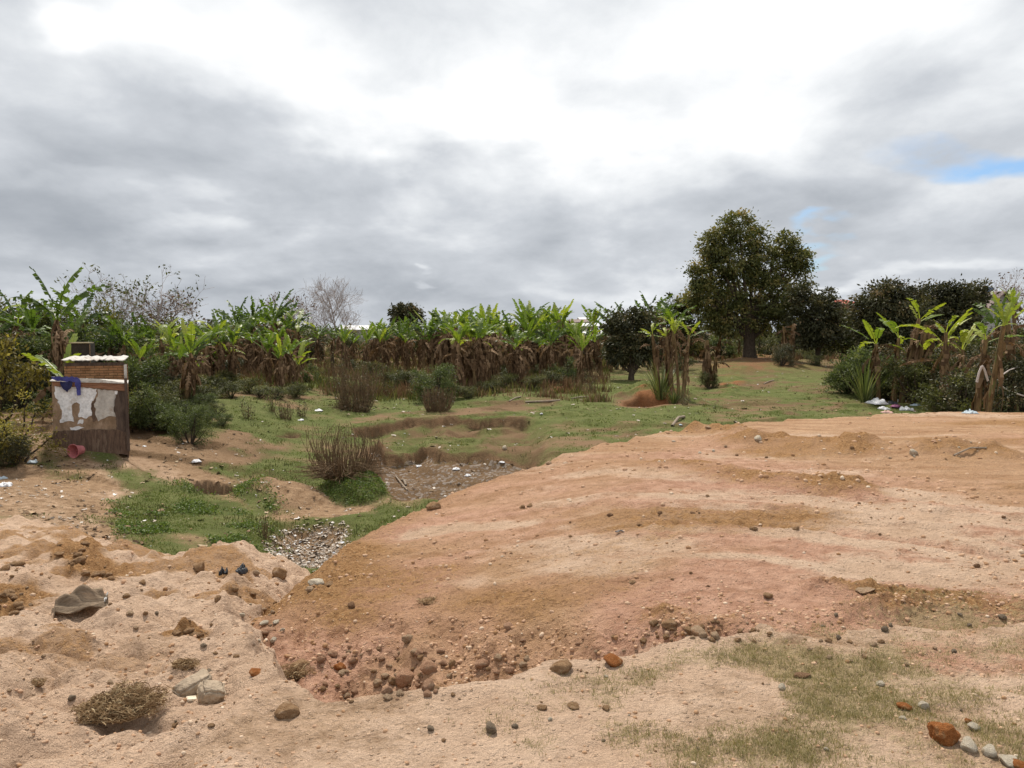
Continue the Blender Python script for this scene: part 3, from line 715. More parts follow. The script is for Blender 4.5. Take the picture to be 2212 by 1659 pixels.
# shrubs: one mesh per kind, individual objects
def shrub_mesh(kind, mat, n, leaf, seed, hgt=1.0, wid=.6, clump=.22, upright=0.0):
    rs = np.random.RandomState(seed); k = 13
    L = np.stack([rs.uniform(-wid * .7, wid * .7, k), rs.uniform(-wid * .7, wid * .7, k), rs.uniform(.12, .86, k) * hgt,
                  rs.uniform(.16, .38, k) * wid, rs.uniform(.16, .38, k) * wid, rs.uniform(.10, .24, k) * hgt], -1)
    Vv, Ff, v = lobes_leaves(L, n, leaf, rs, clump, droop=.1 - upright, fill=.4)
    cr = new_mesh(kind + '_foliage', Vv, Ff, [mat], attrs={'v': v})
    paths = []
    for l in L:
        tt = np.linspace(0, 1, 5)[:, None]; e_ = l[:3]
        paths.append((np.array([0, 0, -.1 * hgt]) * (1 - tt) + e_ * tt + rs.normal(size=(5, 3)) * .02 * hgt, .022 * hgt * np.linspace(1, .4, 5)))
    Vt, Ft = tubes(paths, 5)
    return cr, new_mesh(kind + '_stems', Vt, Ft, [m_bark])
SH = {k: [shrub_mesh(k, mt, n, lf, sd + 50, 1.0, w_, cl, up) for sd in range(2)] for k, mt, n, lf, w_, cl, up in
      (('leafy_shrub', m_shrub, 5200, .050, .62, .14, .3), ('dark_shrub', m_dark, 5200, .052, .62, .14, 0), ('olive_shrub', m_olive, 5200, .046, .62, .14, .2), ('yellow_shrub', m_yellow, 1800, .06, .55, .16, 0))}
SHF = {k: [shrub_mesh(k + '_fine', mt, n, lf, sd + 70, 1.0, w_, cl, up) for sd in range(2)] for k, mt, n, lf, w_, cl, up in
      (('leafy_shrub', m_shrub, 6500, .042, .60, .13, .3), ('dark_shrub', m_dark, 6500, .045, .62, .13, 0), ('olive_shrub', m_olive, 5500, .040, .62, .14, .2), ('yellow_shrub', m_yellow, 2600, .045, .55, .15, 0))}
def shrub(kind, label, px, py, top, wf=1.0, Y=None, group=None, fine=False, cat='shrub', name=None):
    if Y is None: x, y, z = G(px, py)
    else: x, y, z = at(px, Y)
    h = max(.25, zof(top, y) - z)
    root = empty(name or kind, (x, y, z), random.uniform(0, 6.28)); root.scale = (h * wf, h * wf, h)
    tag(root, label, cat, group)
    f, s = random.choice((SHF if fine else SH)[kind])
    link('foliage', f, root); link('stems', s, root)
    return root

# left thicket behind the sheds, back to front
TH = 'leafy shrubs of the thicket behind the sheds'
for i, (px, Y, top, k, wf) in enumerate([
    (-40, 36, 640, 'olive_shrub', 1.1), (40, 37, 650, 'dark_shrub', 1.1), (110, 38, 660, 'olive_shrub', 1), (180, 38, 660, 'olive_shrub', 1), (240, 37, 655, 'olive_shrub', .9), (300, 40, 690, 'olive_shrub', 1.2),
    (360, 41, 690, 'olive_shrub', 1.2), (420, 42, 700, 'dark_shrub', 1.2), (470, 43, 700, 'olive_shrub', 1.2), (520, 46, 700, 'olive_shrub', 1.2), (570, 48, 700, 'dark_shrub', 1.2), (610, 50, 690, 'olive_shrub', 1.2),
    (660, 54, 715, 'dark_shrub', 1.2), (-20, 30, 700, 'olive_shrub', 1.1), (60, 31, 720, 'dark_shrub', 1.2), (130, 31, 710, 'leafy_shrub', 1.1), (200, 31, 700, 'olive_shrub', 1), (250, 30, 690, 'leafy_shrub', 1),
    (310, 31, 740, 'olive_shrub', 1.3), (350, 34, 740, 'dark_shrub', 1.2), (390, 35, 755, 'dark_shrub', 1.2), (440, 36, 760, 'dark_shrub', 1.2), (500, 38, 770, 'dark_shrub', 1.2), (-30, 26, 770, 'olive_shrub', 1.2),
    (210, 26, 790, 'dark_shrub', 1.2), (90, 27, 790, 'dark_shrub', 1.2), (280, 26, 760, 'leafy_shrub', 1.1), (350, 28, 800, 'dark_shrub', 1.3)]):
    shrub(k, {'leafy_shrub': 'leafy green shrub in the tangled thicket behind the sheds', 'dark_shrub': 'dark shrub in the tangled thicket behind the sheds', 'olive_shrub': 'brownish olive shrub in the tangled thicket behind the sheds'}[k],
          px, 0, top, wf, Y, TH + {'leafy_shrub': ', green ones', 'dark_shrub': ', dark ones', 'olive_shrub': ', olive ones'}[k])
# shrubs that can be told apart
for i, (px, py, top, wf) in enumerate([(285, 915, 855, 1.5), (320, 905, 838, 1.5), (350, 900, 845, 1.6), (375, 905, 860, 1.6), (410, 905, 865, 1.6), (445, 910, 880, 1.6), (400, 935, 890, 1.5), (470, 895, 870, 1.6), (330, 930, 880, 1.6), (430, 885, 850, 1.6), (380, 880, 838, 1.5), (480, 920, 893, 1.6)]):
    shrub(['leafy_shrub', 'olive_shrub', 'leafy_shrub'][i % 3], 'low green growth spreading right of the patched latrine', px, py, top, wf, group='low green growth right of the patched latrine', fine=True)
for k, lab, px, py, top, wf in [
    ('leafy_shrub', 'green shrub right against the right side of the patched latrine', 305, 920, 825, 1.2), ('leafy_shrub', 'low spreading green shrub between the patched latrine and the meadow', 345, 925, 850, 1.3),
    ('leafy_shrub', 'bright green bush at the meadow edge, above the thin stemmed sapling', 390, 930, 868, 1.3), ('leafy_shrub', 'leafy sapling on a bare crooked stem on the dirt slope', 412, 958, 880, .95),
    ('leafy_shrub', 'dense green bush below the path, left of the patched latrine', 100, 895, 838, 1.1), ('olive_shrub', 'low green bush at the foot of the slope, right of the latrine', 300, 905, 860, 1.3),
    ('leafy_shrub', 'dark green bushy shrub left of the large banana clump', 938, 868, 790, 1.1), ('leafy_shrub', 'small bright green bush in front of the banana row, right of centre', 1220, 826, 770, 1.2),
    ('leafy_shrub', 'small green shrub beside the earth hump, far left meadow', 664, 826, 785, 1.0), ('olive_shrub', 'small dark scrub under the broken stump right of the banana stems', 1535, 840, 805, 1.2),
    ('dark_shrub', 'low dark scrub right of the tallest tree', 1690, 790, 745, 1.2), ('olive_shrub', 'low scrub at the foot of the small loose tree', 1740, 775, 735, 1.3)]:
    shrub(k, lab, px, py, top, wf, fine=True)
# left edge bush, close
shrub('yellow_shrub', 'yellowish bush at the left edge beside the pink pot', 30, 1000, 850, 1.05, fine=True)
shrub('dark_shrub', 'dark low bush under the yellowish bush at the left edge', 30, 1005, 940, 1.3, fine=True)
shrub('leafy_shrub', 'green bush cut by the left edge, lower than the yellowish bush', -15, 1012, 930, 1.2, fine=True)
shrub('yellow_shrub', 'tall dry yellow bush cut by the left edge above the path', -5, 915, 700, .8)
shrub('dark_shrub', 'dark bush at the left edge behind the path', 45, 885, 780, 1.1)
# right thicket
THR = 'shrubs of the thicket at the right'
for i, (px, Y, top, k, wf) in enumerate([
    (1835, 36, 765, 'leafy_shrub', 1.1), (1870, 35, 750, 'leafy_shrub', 1.1), (1910, 35, 765, 'leafy_shrub', 1.0), (1860, 36, 780, 'leafy_shrub', 1.3), (1905, 35, 778, 'olive_shrub', 1.3), (1945, 36, 775, 'olive_shrub', 1.1),
    (1990, 32, 770, 'olive_shrub', 1.1), (2040, 32, 760, 'olive_shrub', 1.1), (2090, 31, 770, 'dark_shrub', 1.1), (1930, 34.5, 790, 'olive_shrub', 1.2), (1975, 34, 800, 'leafy_shrub', 1.2), (2020, 33, 800, 'olive_shrub', 1.2),
    (2060, 27, 795, 'olive_shrub', 1.1), (2100, 27, 790, 'dark_shrub', 1.1), (2165, 30, 770, 'dark_shrub', 1.2), (2210, 31, 740, 'dark_shrub', 1.2), (2160, 40, 700, 'olive_shrub', 1.1), (2215, 40, 700, 'leafy_shrub', 1.1), (2130, 42, 720, 'olive_shrub', 1.1),
    (2260, 36, 700, 'dark_shrub', 1.1), (1885, 35, 800, 'leafy_shrub', 1.4), (2000, 38, 745, 'dark_shrub', 1.2), (1940, 39, 745, 'dark_shrub', 1.2), (2060, 38, 740, 'dark_shrub', 1.2)]):
    shrub(k, {'leafy_shrub': 'green shrub in the thicket around the banana plants at the right', 'dark_shrub': 'dark shrub in the thicket around the banana plants at the right', 'olive_shrub': 'olive brown shrub in the thicket around the banana plants at the right'}[k],
          px, 0, top, wf, Y, THR + {'leafy_shrub': ', green ones', 'dark_shrub': ', dark ones', 'olive_shrub': ', olive ones'}[k], fine=(i in (3, 4, 9, 10, 11, 12, 20)))
# hedge line behind the banana row
for i in range(58):
    px = 640 + i * 27 + random.uniform(-10, 10); Y = random.uniform(70, 84)
    k = random.choice(['dark_shrub', 'olive_shrub', 'leafy_shrub', 'olive_shrub'])
    top = random.uniform(706, 735) if px < 1230 or px > 1400 else random.uniform(733, 748)
    shrub(k, {'leafy_shrub': 'green shrub in the far line behind the banana row', 'dark_shrub': 'dark shrub in the far line behind the banana row', 'olive_shrub': 'olive shrub in the far line behind the banana row'}[k],
          px, 0, top, 1.3, Y, 'far line of shrubs' + {'leafy_shrub': ', green ones', 'dark_shrub': ', dark ones', 'olive_shrub': ', olive ones'}[k])
# scrub in the dark mid ground under and between bananas
for i, (px, py, top) in enumerate([(1075, 815, 785), (1100, 825, 795), (1130, 820, 790), (1060, 800, 770), (1270, 800, 770), (1290, 780, 750), (460, 850, 810), (490, 840, 800), (440, 870, 830), (560, 860, 835), (640, 850, 825), (850, 835, 800), (900, 830, 800),
                                   (370, 870, 820), (420, 860, 810), (1480, 800, 770), (1430, 790, 760), (1760, 790, 765), (1180, 815, 785), (970, 850, 825), (1010, 860, 832), (1050, 850, 820), (1090, 838, 805), (1150, 838, 808), (1190, 832, 800), (1240, 822, 790), (500, 860, 825), (540, 850, 815), (600, 862, 832), (640, 858, 830), (800, 812, 780), (760, 808, 775), (920, 846, 806), (880, 838, 800)]):
    shrub('olive_shrub', 'low brown scrub growing between the banana clumps', px, py, top, 1.7, group='low brown scrub between the banana clumps')

# far wood that closes the horizon
rs = np.random.RandomState(77)
n = 230; az = np.radians(np.linspace(-50, 50, n)); rr_ = rs.uniform(150, 210, n)
L = np.stack([rr_ * np.sin(az), rr_ * np.cos(az), rs.uniform(-.5, 1.5, n), rs.uniform(4, 7, n), rs.uniform(4, 7, n), rs.uniform(1.6, 3.2, n)], -1)
Vv, Ff, v = lobes_leaves(L, 42000, 1.0, rs, 1.3)
tag(link('far_wood', new_mesh('far_wood', Vv, Ff, [m_dark], attrs={'v': v})), 'far-off dark wood along the horizon behind everything', 'wood', kind='stuff')

# ------------------------------------------------------------------ banana plants
def banana_leaf(rs, base, az, L, Wd, e0, droop, shred, v0):
    n = 15; d = np.array([math.cos(az), math.sin(az)]); P_ = [np.array(base, float)]; e = e0
    tt = np.linspace(0, 1, n)
    for i in range(1, n):
        e = e0 - droop * tt[i] ** 1.4
        P_.append(P_[-1] + np.array([d[0] * math.cos(e), d[1] * math.cos(e), math.sin(e)]) * L / (n - 1))
    P_ = np.array(P_); T = np.gradient(P_, axis=0); T /= np.linalg.norm(T, axis=1, keepdims=True)
    s = np.array([-d[1], d[0], 0]); VV = []; FF = []; vv = []
    pet = .14
    # petiole and midrib: narrow raised ribbon
    for side in (1, -1):
        i0 = int(pet * n) + 1
        fold = rs.uniform(.1, .5)
        for i in range(i0, n - 1):
            t = (i + .5 - i0) / (n - 1 - i0)
            wd = Wd * .5 * (math.sin(math.pi * min(1, t * .86 + .12)) ** .55) * rs.uniform(.85, 1.05)
            up = np.cross(s, T[i]) ; up = up if up[2] > 0 else -up
            ang = fold + (rs.uniform(-.1, 1.1) * shred if rs.rand() < shred else 0)
            out = s * side * math.cos(ang) - up * math.sin(ang) * (1 if rs.rand() > .15 else -.4) + T[i] * rs.uniform(.15, .5)
            gap = rs.uniform(0, .32) * shred
            a = P_[i]; b = P_[i + 1]; c = a + (b - a) * (1 - gap) + out * wd; d2 = a + (b - a) * gap * .5 + out * wd * rs.uniform(.9, 1)
            VV += [a, b, c, d2]; k = len(VV) - 4; FF.append((k, k + 1, k + 2, k + 3) if side > 0 else (k + 3, k + 2, k + 1, k)); vv += [v0] * 4
    r_ = .018 * L
    for i in range(n - 1):
        w0 = r_ * (1 - tt[i] * .85); w1 = r_ * (1 - tt[i + 1] * .85); k = len(VV)
        up = np.array([0, 0, .012])
        VV += [P_[i] - s * w0 + up, P_[i] + s * w0 + up, P_[i + 1] + s * w1 + up, P_[i + 1] - s * w1 + up]; FF.append((k, k + 1, k + 2, k + 3)); vv += [min(1, v0 + .18)] * 4
    return VV, FF, vv

def banana_mesh(kind, seed, nl, H, Ll, e0r, droopr, shred, ndead, vr=(.2, .8), stem_r=.10, lean=0.0, taper=.55, dsp=1.0):
    rs = np.random.RandomState(seed)
    n = 7; ln = rs.uniform(0, 6.28); sp = np.zeros((n, 3)); q = np.linspace(0, 1, n)
    sp[:, 0] = lean * q ** 1.5 * math.cos(ln); sp[:, 1] = lean * q ** 1.5 * math.sin(ln); sp[:, 2] = -.15 + q * (H + .15)
    Vt, Ft = tubes([(sp, stem_r * (1.25 - (1 - taper + .25) * q))], 8)
    # ragged sheath edges
    sheath = []
    stem = new_mesh(kind + '_stem', Vt, Ft, [m_pseudo], smooth=True)
    VV = []; FF = []; vv = []
    for i in range(nl):
        az = i * 2.4 + rs.uniform(-.5, .5); k = rs.uniform(0, 1) 
        b = sp[-1] + np.array([0, 0, -.18 * k])
        a, f, c = banana_leaf(rs, b, az, Ll * rs.uniform(.7, 1.15), .30 * rs.uniform(.8, 1.2) * Ll / 1.5, rs.uniform(*e0r), rs.uniform(*droopr), shred * rs.uniform(.5, 1.3), rs.uniform(*vr))
        o = len(VV); VV += a; FF += [tuple(j + o for j in g) for g in f]; vv += c
    lf = new_mesh(kind + '_leaves', np.array(VV), np.array(FF), [m_ban], attrs={'v': vv}) if nl else None
    dm_ = None
    if ndead:
        VV = []; FF = []; vv = []
        for i in range(3 + ndead // 22):
            a, f, c = banana_leaf(rs, sp[-1] + np.array([0, 0, -rs.uniform(.05, .55) * H * .6]), rs.uniform(0, 6.28), Ll * rs.uniform(.5, .95), .26 * dsp ** .3, rs.uniform(-.5, .7), rs.uniform(.9, 1.6), 1.0, rs.uniform(.2, 1.0))
            o = len(VV); VV += a; FF += [tuple(j + o for j in g) for g in f]; vv += c
        for i in range(ndead):
            az = rs.uniform(0, 6.28); z0 = H * rs.uniform(.45, 1.0) ; L = min(z0 * .95, rs.uniform(.6, 1.5)) ; d = np.array([math.cos(az), math.sin(az), 0]); s = np.array([-d[1], d[0], 0])
            qz = z0 / H; b = np.array([lean * qz ** 1.5 * math.cos(ln), lean * qz ** 1.5 * math.sin(ln), z0]) + d * stem_r * .8
            m = 6; out = rs.uniform(.03, .24) * dsp; pts = []
            for j in range(m):
                t = j / (m - 1); pts.append(b + d * out * math.sin(min(1, t * 1.3) * 1.6) - np.array([0, 0, 1]) * (L * t ** 1.15) + s * rs.uniform(-.05, .05) + d * rs.uniform(-.03, .03))
            wd = rs.uniform(.02, .085)
            for j in range(m - 1):
                w0 = wd * math.sin(math.pi * (.15 + .8 * j / (m - 1))) * rs.uniform(.6, 1.2); w1 = wd * math.sin(math.pi * (.15 + .8 * (j + 1) / (m - 1)))
                tw = d * rs.uniform(-.05, .05)
                k = len(VV); VV += [pts[j] - s * w0, pts[j] + s * w0 + tw, pts[j + 1] + s * w1 + tw, pts[j + 1] - s * w1]; FF.append((k, k + 1, k + 2, k + 3)); vv += [rs.uniform(.05, .95)] * 4
        dm_ = new_mesh(kind + '_dead', np.array(VV), np.array(FF), [m_dead], attrs={'v': vv})
    return stem, lf, dm_, H + Ll * .75
PI = math.pi
BAN = {
 'full': [banana_mesh('banana_full', s, 8, 2.6, 1.6, (.75, 1.5), (.6, 1.7), .8, 60, (.15, .75), .11, .15) for s in (1, 2, 3)],
 'bright': [banana_mesh('banana_bright', s, 8, 2.3, 1.55, (1.0, 1.55), (.1, 1.1), .6, 45, (.45, .95), .10, .1) for s in (4, 5, 6)],
 'skirt': [banana_mesh('banana_skirt', s, 8, 2.5, 1.5, (.8, 1.5), (.5, 1.6), .7, 190, (.3, .9), .12, .15, dsp=1.25) for s in (7, 8)],
 'young': [banana_mesh('banana_young', s, 5, .9, 1.25, (.7, 1.5), (.4, 1.3), .25, 6, (.5, 1.0), .07, .1) for s in (9, 10)],
 'bare': [banana_mesh('banana_bare', s, 4, 2.5, .95, (.3, 1.45), (.5, 1.8), .45, 16, (.55, 1), .075, .15, .8, dsp=.5) for s in (11, 12)],
 'tatter': [banana_mesh('banana_tatter', s, 8, 2.8, 2.0, (.7, 1.5), (.5, 1.5), 1.0, 46, (.1, .6), .10, .3) for s in (13, 14, 15)],
 'slim': [banana_mesh('banana_slim', s, 5, 2.1, 1.35, (.5, 1.5), (.4, 1.9), .3, 10, (.5, 1.0), .07, .2, .8, dsp=.5) for s in (19, 20, 21)],
 'stump': [banana_mesh('banana_stump', s, 0, 1.5, 1, (1, 1), (1, 1), .5, 16, (.6, 1), .06, .10, .9, dsp=.5) for s in (16,)],
 'sword': [banana_mesh('banana_sword', s, 4, 2.9, 1.05, (1.1, 1.5), (.1, .8), .35, 5, (.75, 1.0), .075, .2, .8) for s in (17, 18)],
}
def banana(kind, px, py, top, label=None, group=None, Y=None, rz=None, name='banana_plant', i=None):
    if Y is None: x, y, z = G(px, py)
    else: x, y, z = at(px, Y)
    vs = BAN[kind]; st, lf, dm_, hh = vs[random.randrange(len(vs)) if i is None else i % len(vs)]
    if kind == 'stump': hh = 1.5
    if kind == 'bare': hh = 2.9
    if kind == 'sword': hh = 3.8
    s = max(.2, (zof(top, y) - z) / hh)
    root = empty(name, (x, y, z), random.uniform(0, 6.28) if rz is None else rz, s); root.rotation_euler[0] = random.uniform(-.13, .13); root.rotation_euler[1] = random.uniform(-.13, .13); root.scale = (s * random.uniform(.85, 1.1),) * 2 + (s,)
    tag(root, label, 'banana plant', group)
    link('stem', st, root)
    if lf: link('leaves', lf, root)
    if dm_: link('dead_leaves', dm_, root)
    return root
def patch(kind_list, x0, x1, y0, y1, t0, t1, n, label, group, seed, Y=None):
    random.seed(seed)
    for i in range(n):
        px = x0 + (x1 - x0) * (i + random.uniform(.1, .9)) / n
        banana(random.choice(kind_list), px, random.uniform(y0, y1), random.uniform(t0, t1), label, group, None if Y is None else random.uniform(*Y))
patch(['skirt', 'bright', 'skirt', 'slim'], 955, 1062, 826, 852, 650, 690, 8, 'banana plant of the large clump with a brown skirt of dead leaves', 'plants of the large banana clump with a brown skirt', 1)
patch(['bright', 'full', 'skirt', 'slim', 'tatter', 'bright'], 1068, 1255, 782, 836, 648, 735, 30, 'bright green banana plant in the front of the central row', 'front banana plants of the central row', 2)
patch(['bright', 'full'], 1060, 1250, 775, 790, 650, 700, 24, 'banana plant in the back of the central row', 'back banana plants of the central row', 3, (50, 60))
patch(['bright', 'full'], 930, 1060, 775, 790, 655, 690, 14, 'banana plant behind the large skirted clump', 'banana plants behind the large clump', 4, (50, 60))
patch(['full', 'tatter', 'bright'], 820, 935, 770, 790, 675, 712, 13, 'banana plant of the far row under the rounded brown tree', 'far banana plants under the rounded tree', 5, (50, 62))
patch(['bright', 'full'], 740, 850, 778, 795, 700, 715, 6, 'small banana plant of the far row below the oval leafless tree', 'far banana plants below the oval leafless tree', 6, (46, 54))
patch(['bright', 'skirt'], 790, 845, 785, 796, 690, 705, 3, 'banana plant with dry skirt standing in front of the far row', 'banana plants in front of the far row', 61)
patch(['tatter', 'full'], 660, 750, 765, 780, 690, 712, 6, 'dull banana plant between the leafless tree and the tall dark plants', 'dull banana plants left of the leafless tree', 7, (50, 60))
patch(['tatter', 'tatter', 'slim'], 495, 650, 770, 800, 632, 690, 14, 'tall tattered dark banana plant left of the leafless tree', 'tall tattered banana plants left of the leafless tree', 8, (42, 50))
patch(['skirt', 'full'], 480, 650, 790, 815, 690, 730, 8, 'brown skirted banana plant below the tall tattered ones', 'brown skirted banana plants below the tall tattered ones', 9, (36, 41))
patch(['young', 'bright'], 575, 645, 830, 845, 722, 750, 5, 'banana plant of the small clump with bright leaves and dark stems', 'plants of the small bright leaved banana clump', 10)
patch(['tatter', 'slim', 'tatter'], -40, 210, 0, 0, 625, 690, 8, 'tall tattered banana plant behind the sheds', 'tall banana plants behind the sheds', 11, (30, 36))
patch(['tatter', 'slim', 'skirt'], 210, 480, 0, 0, 665, 750, 20, 'banana plant in the tangle between the sheds and the meadow', 'banana plants in the tangle right of the sheds', 12, (32, 40))
patch(['bright', 'slim', 'tatter'], 215, 480, 0, 0, 668, 745, 11, 'banana plant with lighter upright leaves in front of the left tangle', 'lighter banana plants in front of the left tangle', 131, (27, 33))
patch(['full', 'skirt', 'stump', 'slim'], 300, 500, 0, 0, 715, 785, 12, 'low banana plant with dry skirt at the edge of the left tangle', 'low banana plants at the edge of the left tangle', 13, (29, 34))
patch(['bright', 'tatter'], 1290, 1350, 0, 0, 648, 690, 5, 'banana plant rising behind the round dark bush', 'banana plants behind the round dark bush', 14, (50, 56))
patch(['tatter', 'full'], 1380, 1450, 0, 0, 632, 665, 6, 'tall tattered banana plant between the round bush and the tallest tree', 'tall banana plants left of the tallest tree', 15, (50, 58))
patch(['bare', 'stump'], 1490, 1610, 0, 0, 720, 745, 8, 'dark thin banana stem standing under the tallest tree', 'thin banana stems under the tallest tree', 16, (66, 74))
patch(['full', 'bare'], 1250, 1300, 0, 0, 690, 720, 4, 'thin banana plant at the right end of the central row', 'thin banana plants at the end of the central row', 17, (44, 50))
random.seed(9)
banana('tatter', 130, 0, 586, 'tallest banana plant with long torn leaves, upper left behind the sheds', Y=27, i=0, rz=.5)
banana('bright', 398, 0, 700, 'banana plant with one broad yellow green leaf arching left', Y=25.5, rz=2.0, i=0)
banana('bright', 500, 838, 700, 'banana plant with pale arching leaves left of the small bright clump')
banana('young', 150, 0, 730, 'young banana plant with one big light green leaf behind the brick shed', Y=23, rz=3)
for px, py, top, k, lab in [
    (1425, 850, 700, 'bare', 'leftmost stem of the tall banana clump above the reddish pit, one long leaf'), (1440, 845, 690, 'bare', 'grey banana stem in the tall clump above the reddish pit'),
    (1452, 850, 705, 'bare', 'thin middle banana stem in the tall clump above the reddish pit'), (1466, 852, 680, 'sword', 'banana stem with a yellow upright leaf in the tall clump above the pit'),
    (1476, 856, 700, 'bare', 'thick right banana stem of the tall clump above the reddish pit')]:
    banana(k, px, py, top, lab)
for px, Y, top, k, lab in [
    (1900, 33, 680, 'slim', 'small banana plant at the left end of the right thicket'), (1935, 33, 660, 'slim', 'banana plant with a broad yellow green leaf in the right thicket'), (1950, 33, 655, 'bare', 'banana plant with blue green upright leaf in the right thicket'),
    (1968, 33, 700, 'stump', 'cut pale banana stem in the right thicket'), (1985, 33, 720, 'stump', 'short cut banana stem beside the taller cut one in the right thicket'), (2040, 29, 690, 'bare', 'thin banana stem with drooping leaf, middle of the right thicket'),
    (2062, 30, 665, 'slim', 'banana plant with long leaves arching left, right thicket'), (2085, 30, 690, 'slim', 'banana plant with bright leaves at chest height near the trash heap'),
    (2112, 25, 700, 'bare', 'slim banana plant directly left of the tallest right stem'), (2132, 24.5, 625, 'sword', 'tallest banana stem at the right, brown trunk with few leaves at the top'), (2198, 30, 660, 'bare', 'banana stem near the right edge beside the rope'),
    (2208, 38, 610, 'sword', 'far tall banana plant with one bright leaf at the right edge'), (2150, 40, 630, 'tatter', 'far banana plant in front of the grey gabled house')]:
    banana(k, px, 0, top, lab, Y=Y)
banana('stump', 1527, 836, 735, 'thin broken pale banana stump with brown collar'); banana('stump', 1540, 838, 770, 'short broken banana stump beside the thin pale one')
banana('stump', 1695, 785, 705, 'group of dry pale trunks right of the tallest tree, left trunk'); banana('stump', 1710, 785, 700, 'group of dry pale trunks right of the tallest tree, right trunk')

# ------------------------------------------------------------------ stick bushes, stalks, reeds
def sticks(name, label, cat, px, py, top, wpx, n, seed, mat=m_stick, r0=.006, lean=.35, curve=.3, leaves=0, lm=None, group=None, sides=3, base_r=.55, hvar=(.55, 1.05), wildf=0.0):
    rs = np.random.RandomState(seed); x, y, z = G(px, py); h = zof(top, y) - z; wd = wpx / FPX * y
    root = tag(empty(name, (x, y, z)), label, cat, group)
    paths = []; tips = []
    for i in range(n):
        a = rs.uniform(0, 6.28); rr = wd * .5 * base_r * math.sqrt(rs.rand()); wild = rs.rand() < wildf; b = np.array([rr * math.cos(a), rr * math.sin(a), -.05])
        L = h * rs.uniform(*hvar) * (rs.uniform(.15, .6) if wild else 1); e_ = b + np.array([math.cos(a) * wd * lean * rs.uniform(0, 1), math.sin(a) * wd * lean * rs.uniform(0, 1), L]) + rs.normal(size=3) * [wd * .08, wd * .08, 0]
        
        if wild: e_[:2] += np.array([math.cos(a), math.sin(a)]) * wd * rs.uniform(.1, .4); e_[2] *= .5; b[2] += L * .6
        m = (b + e_) / 2 + rs.normal(size=3) * L * .15; m[:2] += np.array([math.cos(a), math.sin(a)]) * curve * wd * .25
        t = np.linspace(0, 1, 5)[:, None]; paths.append(((1 - t) ** 2 * b + 2 * t * (1 - t) * m + t * t * e_, r0 * rs.uniform(.6, 1.4) * np.linspace(1, .45, 5))); tips.append(paths[-1][0])
    Vt, Ft = tubes(paths, sides); link('stalks', new_mesh(name + '_stalks', Vt, Ft, [mat]), root)
    if leaves:
        tp = np.concatenate(tips); C = tp[rs.randint(0, len(tp), leaves)] + rs.normal(size=(leaves, 3)) * .05
        Vv, Ff = leaf_quads(C, rand_dirs(leaves, rs), rs.uniform(.04, .1, leaves), .03, rs)
        link('foliage', new_mesh(name + '_leaf', Vv, Ff, [lm or m_olive], attrs={'v': np.repeat(rs.rand(leaves), 4)}), root)
    return root
sticks('stick_bush', 'round bush of bare dry sticks and roots beside the dug hollow', 'bush', 742, 1030, 918, 118, 420, 41, r0=.0085, lean=.42, curve=.9, leaves=120, lm=m_dead, base_r=.72, hvar=(.45, 1.1), wildf=.42)
sticks('stick_bush', 'dark clump of upright dry stalks in the left meadow', 'bush', 765, 888, 790, 72, 300, 42, r0=.010, lean=.3, base_r=.9, leaves=1500, lm=m_dark, hvar=(.5, 1.1), wildf=.25)
sticks('tall_weed', 'wispy dry weeds left of the dark stalk clump', 'weeds', 725, 840, 745, 46, 50, 43, r0=.008, lean=.2, base_r=.9, leaves=300)
sticks('tall_weed', 'wispy dry weeds behind the dark stalk clump', 'weeds', 800, 835, 770, 60, 70, 44, r0=.008, lean=.2, base_r=.9, leaves=400)
sticks('dead_bush', 'brown dead bush under the dark green shrub', 'bush', 945, 888, 835, 60, 220, 45, r0=.009, lean=.3, base_r=.8, leaves=500, lm=m_dark)
for i, (px, py, top, wd, lab) in enumerate([(535, 905, 858, 26, 'small dark weed stalk at the far left of the meadow litter'), (615, 905, 862, 40, 'cluster of small dark weeds with litter at its foot'), (652, 900, 868, 22, 'small weed stalk right of the dark weed cluster'),
        (637, 850, 815, 22, 'thin green weed in the upper left meadow'), (590, 890, 830, 20, 'thin green sapling in the left meadow'), (690, 822, 790, 18, 'short weed beside the earth hump'), (860, 815, 790, 24, 'short weed patch in front of the far bananas'),
        (1255, 850, 800, 28, 'thin weeds right of the small round pit'), (1280, 845, 790, 24, 'sparse dry weeds between the two pits'), (1480, 875, 845, 20, 'dry weeds at the foot of the leaning banana stems'), (838, 855, 815, 20, 'short dark weed right of the dark stalk clump'),
        (575, 1165, 1105, 14, 'thin dry twig standing at the edge of the pale rubbish hollow'), (640, 1240, 1195, 20, 'dead weed on the sandy crest')][:12]):
    sticks('weed_stalk', lab, 'weed', px, py, top, wd, 18 if wd < 30 else 60, 50 + i, mat=m_stick, r0=.006, leaves=160 if i != 11 else 0, lm=m_shrub if i in (3, 4, 5) else m_dark, base_r=.6)
sticks('dry_stalks', 'tall dry brown stalks between the banana stems at the right', 'weeds', 2090, 886, 765, 120, 260, 71, r0=.010, lean=.12, base_r=1.0, leaves=1400, lm=m_olive)
sticks('dry_stalks', 'tall dry weeds at the right edge beside the rope', 'weeds', 2185, 884, 800, 60, 70, 72, r0=.008, lean=.2, base_r=1, leaves=500, lm=m_olive)
